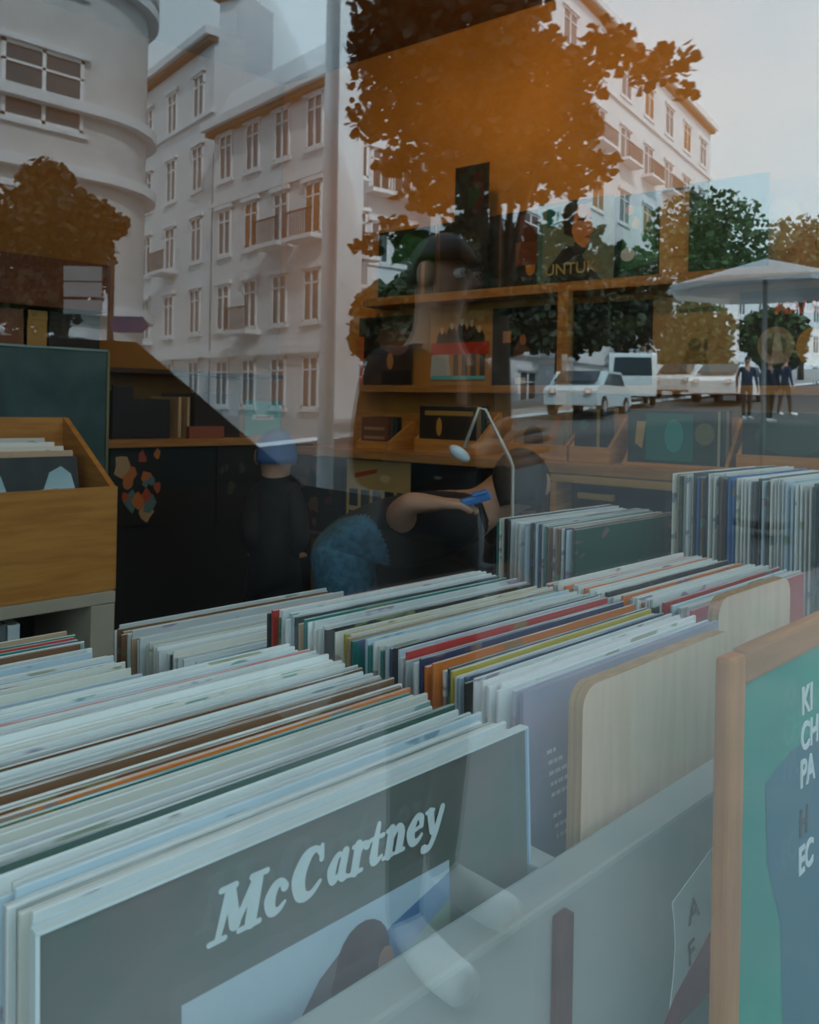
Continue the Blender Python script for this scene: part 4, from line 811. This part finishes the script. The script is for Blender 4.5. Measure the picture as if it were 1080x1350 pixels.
# cars
def car(px, py, d, rz, colr, label, van=False, at=None):
    p = street(px, py, d); x, y = p.x, p.y; z = gz(x)+.0
    if at: x, y, z = at[0], at[1], at[2]+.1
    root = empty('van' if van else 'car', (x, y, z-.1), rz, label, 'van' if van else 'car')
    prof = [(-2.1, .35), (-2.15, .8), (-1.9, .95), (-1.5, 1.0), (-.9, 1.45), (.7, 1.48), (1.35, 1.0), (2.0, .88), (2.15, .6), (2.1, .35)] if not van else [(-2.2, .35), (-2.25, 1.0), (-2.15, 1.85), (-1.9, 1.95), (1.1, 1.95), (1.55, 1.2), (2.15, 1.05), (2.25, .6), (2.2, .35)]
    cm = mat('car_paint_%s' % colr[3], colr[:3], .3)
    m = MB(); m.poly([(a, -.86, b_) for a, b_ in prof], cm, (0, 1.72, 0)); m.build('body', root)
    gm = mat('car_glass', (.02, .04, .05), .1); m = MB()
    wp = [(-1.35, 1.02), (-.85, 1.38), (.65, 1.4), (1.15, 1.02)] if not van else [(-1.9, 1.15), (-1.9, 1.75), (1.0, 1.75), (1.35, 1.2)]
    for s_ in (-.875, .865): m.poly([(a, s_, b_) for a, b_ in wp], gm, (0, .01, 0))
    m.poly([(1.22 if not van else 1.5, -.7, 1.1 if not van else 1.32), (1.22 if not van else 1.5, .7, 1.1 if not van else 1.32), (.76 if not van else 1.16, .65, 1.46 if not van else 1.86), (.76 if not van else 1.16, -.65, 1.46 if not van else 1.86)], gm, (.03, 0, .02)); 
    xr = -2.26 if van else -1.62; m.poly([(xr, -.7, 1.1), (xr, .7, 1.1), (xr+(.08 if van else .6), .65, 1.75 if van else 1.44), (xr+(.08 if van else .6), -.65, 1.75 if van else 1.44)], gm, (-.02, 0, .02)); m.build('windows', root)
    for xx in (-1.35, 1.35):
        for s_ in (-.9, .72):
            m = MB(); m.tube([(xx, s_, .33), (xx, s_+.18, .33)], .33, mat('tyre', (.02, .02, .02), .8), 18); w_ = m.build('wheel', root); m = MB(); m.tube([(xx, s_-.005, .33), (xx, s_+.185, .33)], .18, gp, 12); m.build('hub_cap', w_)
    m = MB()
    for s_ in (-.65, .5): m.box((2.12, s_, .62), (2.2, s_+.2, .75), flat((.8, .8, .75)), .02); m.box((-2.22, s_, .7), (-2.12, s_+.2, .85), flat((.4, .02, .02)), .02)
    m.build('lights', root)
car(0, 0, 0, 0, (.012, .013, .015, 'black'), 'low black car parked at the kerb right outside the window', at=(.42, -3.02, -.1))
car(828, 500, 32, -.62, (.62, .72, .74, 'white'), 'white van parked on the rising street', True)
car(778, 505, 27, -.3, (.5, .62, .64, 'silver_blue'), 'pale blue car parked left of the van')
car(905, 500, 35, -.2, (.6, .62, .62, 'silver'), 'silver car parked right of the van')
car(962, 495, 31, -.15, (.75, .77, .77, 'bright_white'), 'white car parked right of the silver car, near the pedestrians')
# walkers and shoes: upright figures
def walker(p, rz, tall, cols, label, step=.12, group=None, arms='down'):
    """standing or walking adult; p = ground point, rz = facing direction"""
    k = tall/1.72; f_ = V((math.cos(rz), math.sin(rz), 0)); s_ = V((-f_.y, f_.x, 0)); P = V(p); X = lambda a, b, c: P+f_*a*k+s_*b*k+V((0, 0, c*k))
    J = {'pelvis': (X(0, 0, .93), (.12*k, .105*k)), 'waist': (X(0, 0, 1.08), (.115*k, .095*k)), 'chest': (X(0, 0, 1.3), (.14*k, .11*k)), 'neck': (X(.01, 0, 1.48), .05*k), 'skull': (X(.03, 0, 1.58), .074*k), 'crown': (X(.02, 0, 1.645), .07*k)}
    E_ = [('pelvis', 'waist'), ('waist', 'chest'), ('chest', 'neck'), ('neck', 'skull'), ('skull', 'crown')]
    for nme, sg in (('L', 1), ('R', -1)):
        st_ = step*sg
        J.update({'hip'+nme: (X(0, .09*sg, .88), .085*k), 'knee'+nme: (X(st_*.6+.02, .1*sg, .49), .058*k), 'ank'+nme: (X(st_, .11*sg, .09), .042*k), 'toe'+nme: (X(st_+.12, .13*sg, .052), (.05*k, .05*k)), 'tip'+nme: (X(st_+.22, .14*sg, .046), (.046*k, .044*k)),
                  'sh'+nme: (X(0, .18*sg, 1.4), .055*k)})
        if arms == 'camera': J.update({'el'+nme: (X(.02, .29*sg, 1.12), .045*k), 'wr'+nme: (X(.22, .06*sg, 1.2), .028*k)})
        elif arms == 'phone' and sg > 0: J.update({'el'+nme: (X(.0, .24, 1.12), .045*k), 'wr'+nme: (X(.22, .12, 1.18), .028*k)})
        else: J.update({'el'+nme: (X(-.02, .25*sg, 1.13), .044*k), 'wr'+nme: (X(.04, .27*sg, .88), .028*k)})
        E_ += [('pelvis', 'hip'+nme), ('hip'+nme, 'knee'+nme), ('knee'+nme, 'ank'+nme), ('ank'+nme, 'toe'+nme), ('toe'+nme, 'tip'+nme), ('chest', 'sh'+nme), ('sh'+nme, 'el'+nme), ('el'+nme, 'wr'+nme)]
        dr = (J['wr'+nme][0]-J['el'+nme][0]).normalized(); pc = J['wr'+nme][0]+dr*.05*k; J['wr'+nme+'_palm'] = (pc, (.034*k, .02*k)); E_.append(('wr'+nme, 'wr'+nme+'_palm'))
        sd = dr.cross(s_).normalized(); chain_fingers(J, E_, 'wr'+nme, pc, sd*(-1), dr, -s_*sg, .4)
    hands = [n for n in J if '_' in n]
    regs = [(cols[0], ['waist', 'chest', 'shL', 'shR', 'elL', 'elR', 'wrL', 'wrR']), (cols[1], ['pelvis', 'hipL', 'hipR', 'kneeL', 'kneeR', 'ankL', 'ankR']), (skin, ['neck', 'skull', 'crown']+hands), (cols[2], ['toeL', 'toeR', 'tipL', 'tipR'])]
    r_, b_ = person('person', J, E_, regs, label, group=group)
    head_face(r_, X(.03, 0, 1.6), f_, V((0, 0, 1)), .085*k, blk_hair)
    return r_
walker((1.31, -1.05, 0), math.radians(84), 1.60, (blackcloth, grey_tr, shoe_w), 'passer-by in dark clothes and white shoes standing on the pavement outside', .03, arms='phone')
for px, d, rz, tl, cc, lb_ in ((985, 22, 2.4, 1.75, navy, 'pedestrian in navy walking past the parked white car'), (1015, 21, 2.2, 1.7, blackcloth, 'pedestrian in black beside the one in navy'), (1035, 23, .5, 1.7, navy, 'rightmost pedestrian by the umbrella')):
    p_ = street(px, 500, d); walker((p_.x, p_.y, gz(p_.x)), rz, tl, (cc, grey_tr, shoe_w), lb_)

# ------------------------------------------------------------------ light
w = bpy.data.worlds.new('sky'); scene.world = w; w.use_nodes = True; nt = w.node_tree; bg = nt.nodes['Background']
SKY = 5.0
tc = nt.nodes.new('ShaderNodeTexCoord'); sx = nt.nodes.new('ShaderNodeSeparateXYZ'); rp = nt.nodes.new('ShaderNodeValToRGB')
nt.links.new(tc.outputs['Generated'], sx.inputs[0]); nt.links.new(sx.outputs['Z'], rp.inputs[0]); nt.links.new(rp.outputs[0], bg.inputs[0])
rp.color_ramp.elements[0].position = 0; rp.color_ramp.elements[0].color = (.7, .88, .96, 1); rp.color_ramp.elements[1].position = .8; rp.color_ramp.elements[1].color = (.58, .78, .92, 1)
bg.inputs[1].default_value = SKY
def area(name, loc, to, size, energy, colr, sy=None):
    l = bpy.data.lights.new(name, 'AREA'); l.energy = energy; l.size = size; l.color = colr
    if sy: l.shape = 'RECTANGLE'; l.size_y = sy
    o = bpy.data.objects.new(name, l); col.objects.link(o); o.location = loc; o.rotation_euler = (V(to)-V(loc)).to_track_quat('-Z', 'Y').to_euler(); return o
warm = (1, .62, .28)
# ceiling lamps washing the ochre side wall, each with its own fitting
for k, s_ in enumerate((-.9, 0, .9, 1.8)):
    p = wpos(s_-.1, 2.72, 1.0); t = wpos(s_-.1, 1.75, 0)
    area('shop_lamp', p, t, .14, (1.5, 8.5, 4, .6)[k], warm)
    f = empty('ceiling_lamp', wpos(s_-.1, ZC, 1.02), WROT, 'small black ceiling spotlight aimed at the side wall, %s from the back' % ORD[k], 'lamp', 'ceiling spotlights')
    m = MB(); m.tube([(0, 0, 0), (0, 0, -.06)], .012, black_m, 8); m.build('stem', f); m = MB(); m.tube([(0, -.03, -.05), (0, -.01, -.1)], .05, black_m, 14); m.build('lamp_shade', f)
p = V((1.2, 2.6, 2.7)); area('shop_lamp', p, (1.4, 3.3, 1.3), .15, 1.5, warm)
p = V((.6, 1.2, 2.75)); area('shop_lamp', p, (.6, 1.7, .8), .15, 6, warm)
sn = bpy.data.lights.new('sun', 'SUN'); sn.energy = 8; sn.angle = math.radians(3); sn.color = (.97, .98, 1)
so = bpy.data.objects.new('sun', sn); col.objects.link(so); so.rotation_euler = (-V((-.35, .75, .8))).to_track_quat('-Z', 'Y').to_euler()
# ------------------------------------------------------------------ camera
cd = bpy.data.cameras.new('camera'); cam = bpy.data.objects.new('camera', cd); col.objects.link(cam); scene.camera = cam
cd.sensor_fit = 'VERTICAL'; cd.sensor_height = 36; cd.sensor_width = 28.8; cd.lens = 36*FOC/1350
cd.shift_y = -(675-534)/1350; cd.clip_start = .02; cd.clip_end = 300
X_ = RV*math.cos(ROLL)-V((0, 0, 1))*math.sin(ROLL)*1; 
# image x axis in world: a=cos, b=-sin  (b counts downward)
imx = RV*math.cos(ROLL)+V((0, 0, 1))*math.sin(ROLL); imy_down = RV*math.sin(ROLL)-V((0, 0, 1))*math.cos(ROLL)
R3 = Matrix((imx, -imy_down, -FV)).transposed(); cam.matrix_world = Matrix.Translation(EYE) @ R3.to_4x4()
cd.dof.use_dof = True; cd.dof.focus_distance = .75; cd.dof.aperture_fstop = 16
scene.view_settings.view_transform = 'Standard'; scene.view_settings.look = 'None'; scene.view_settings.gamma = 1; scene.view_settings.exposure = -.8
scene.cycles.use_denoising = True; scene.cycles.max_bounces = 8; scene.cycles.transparent_max_bounces = 12
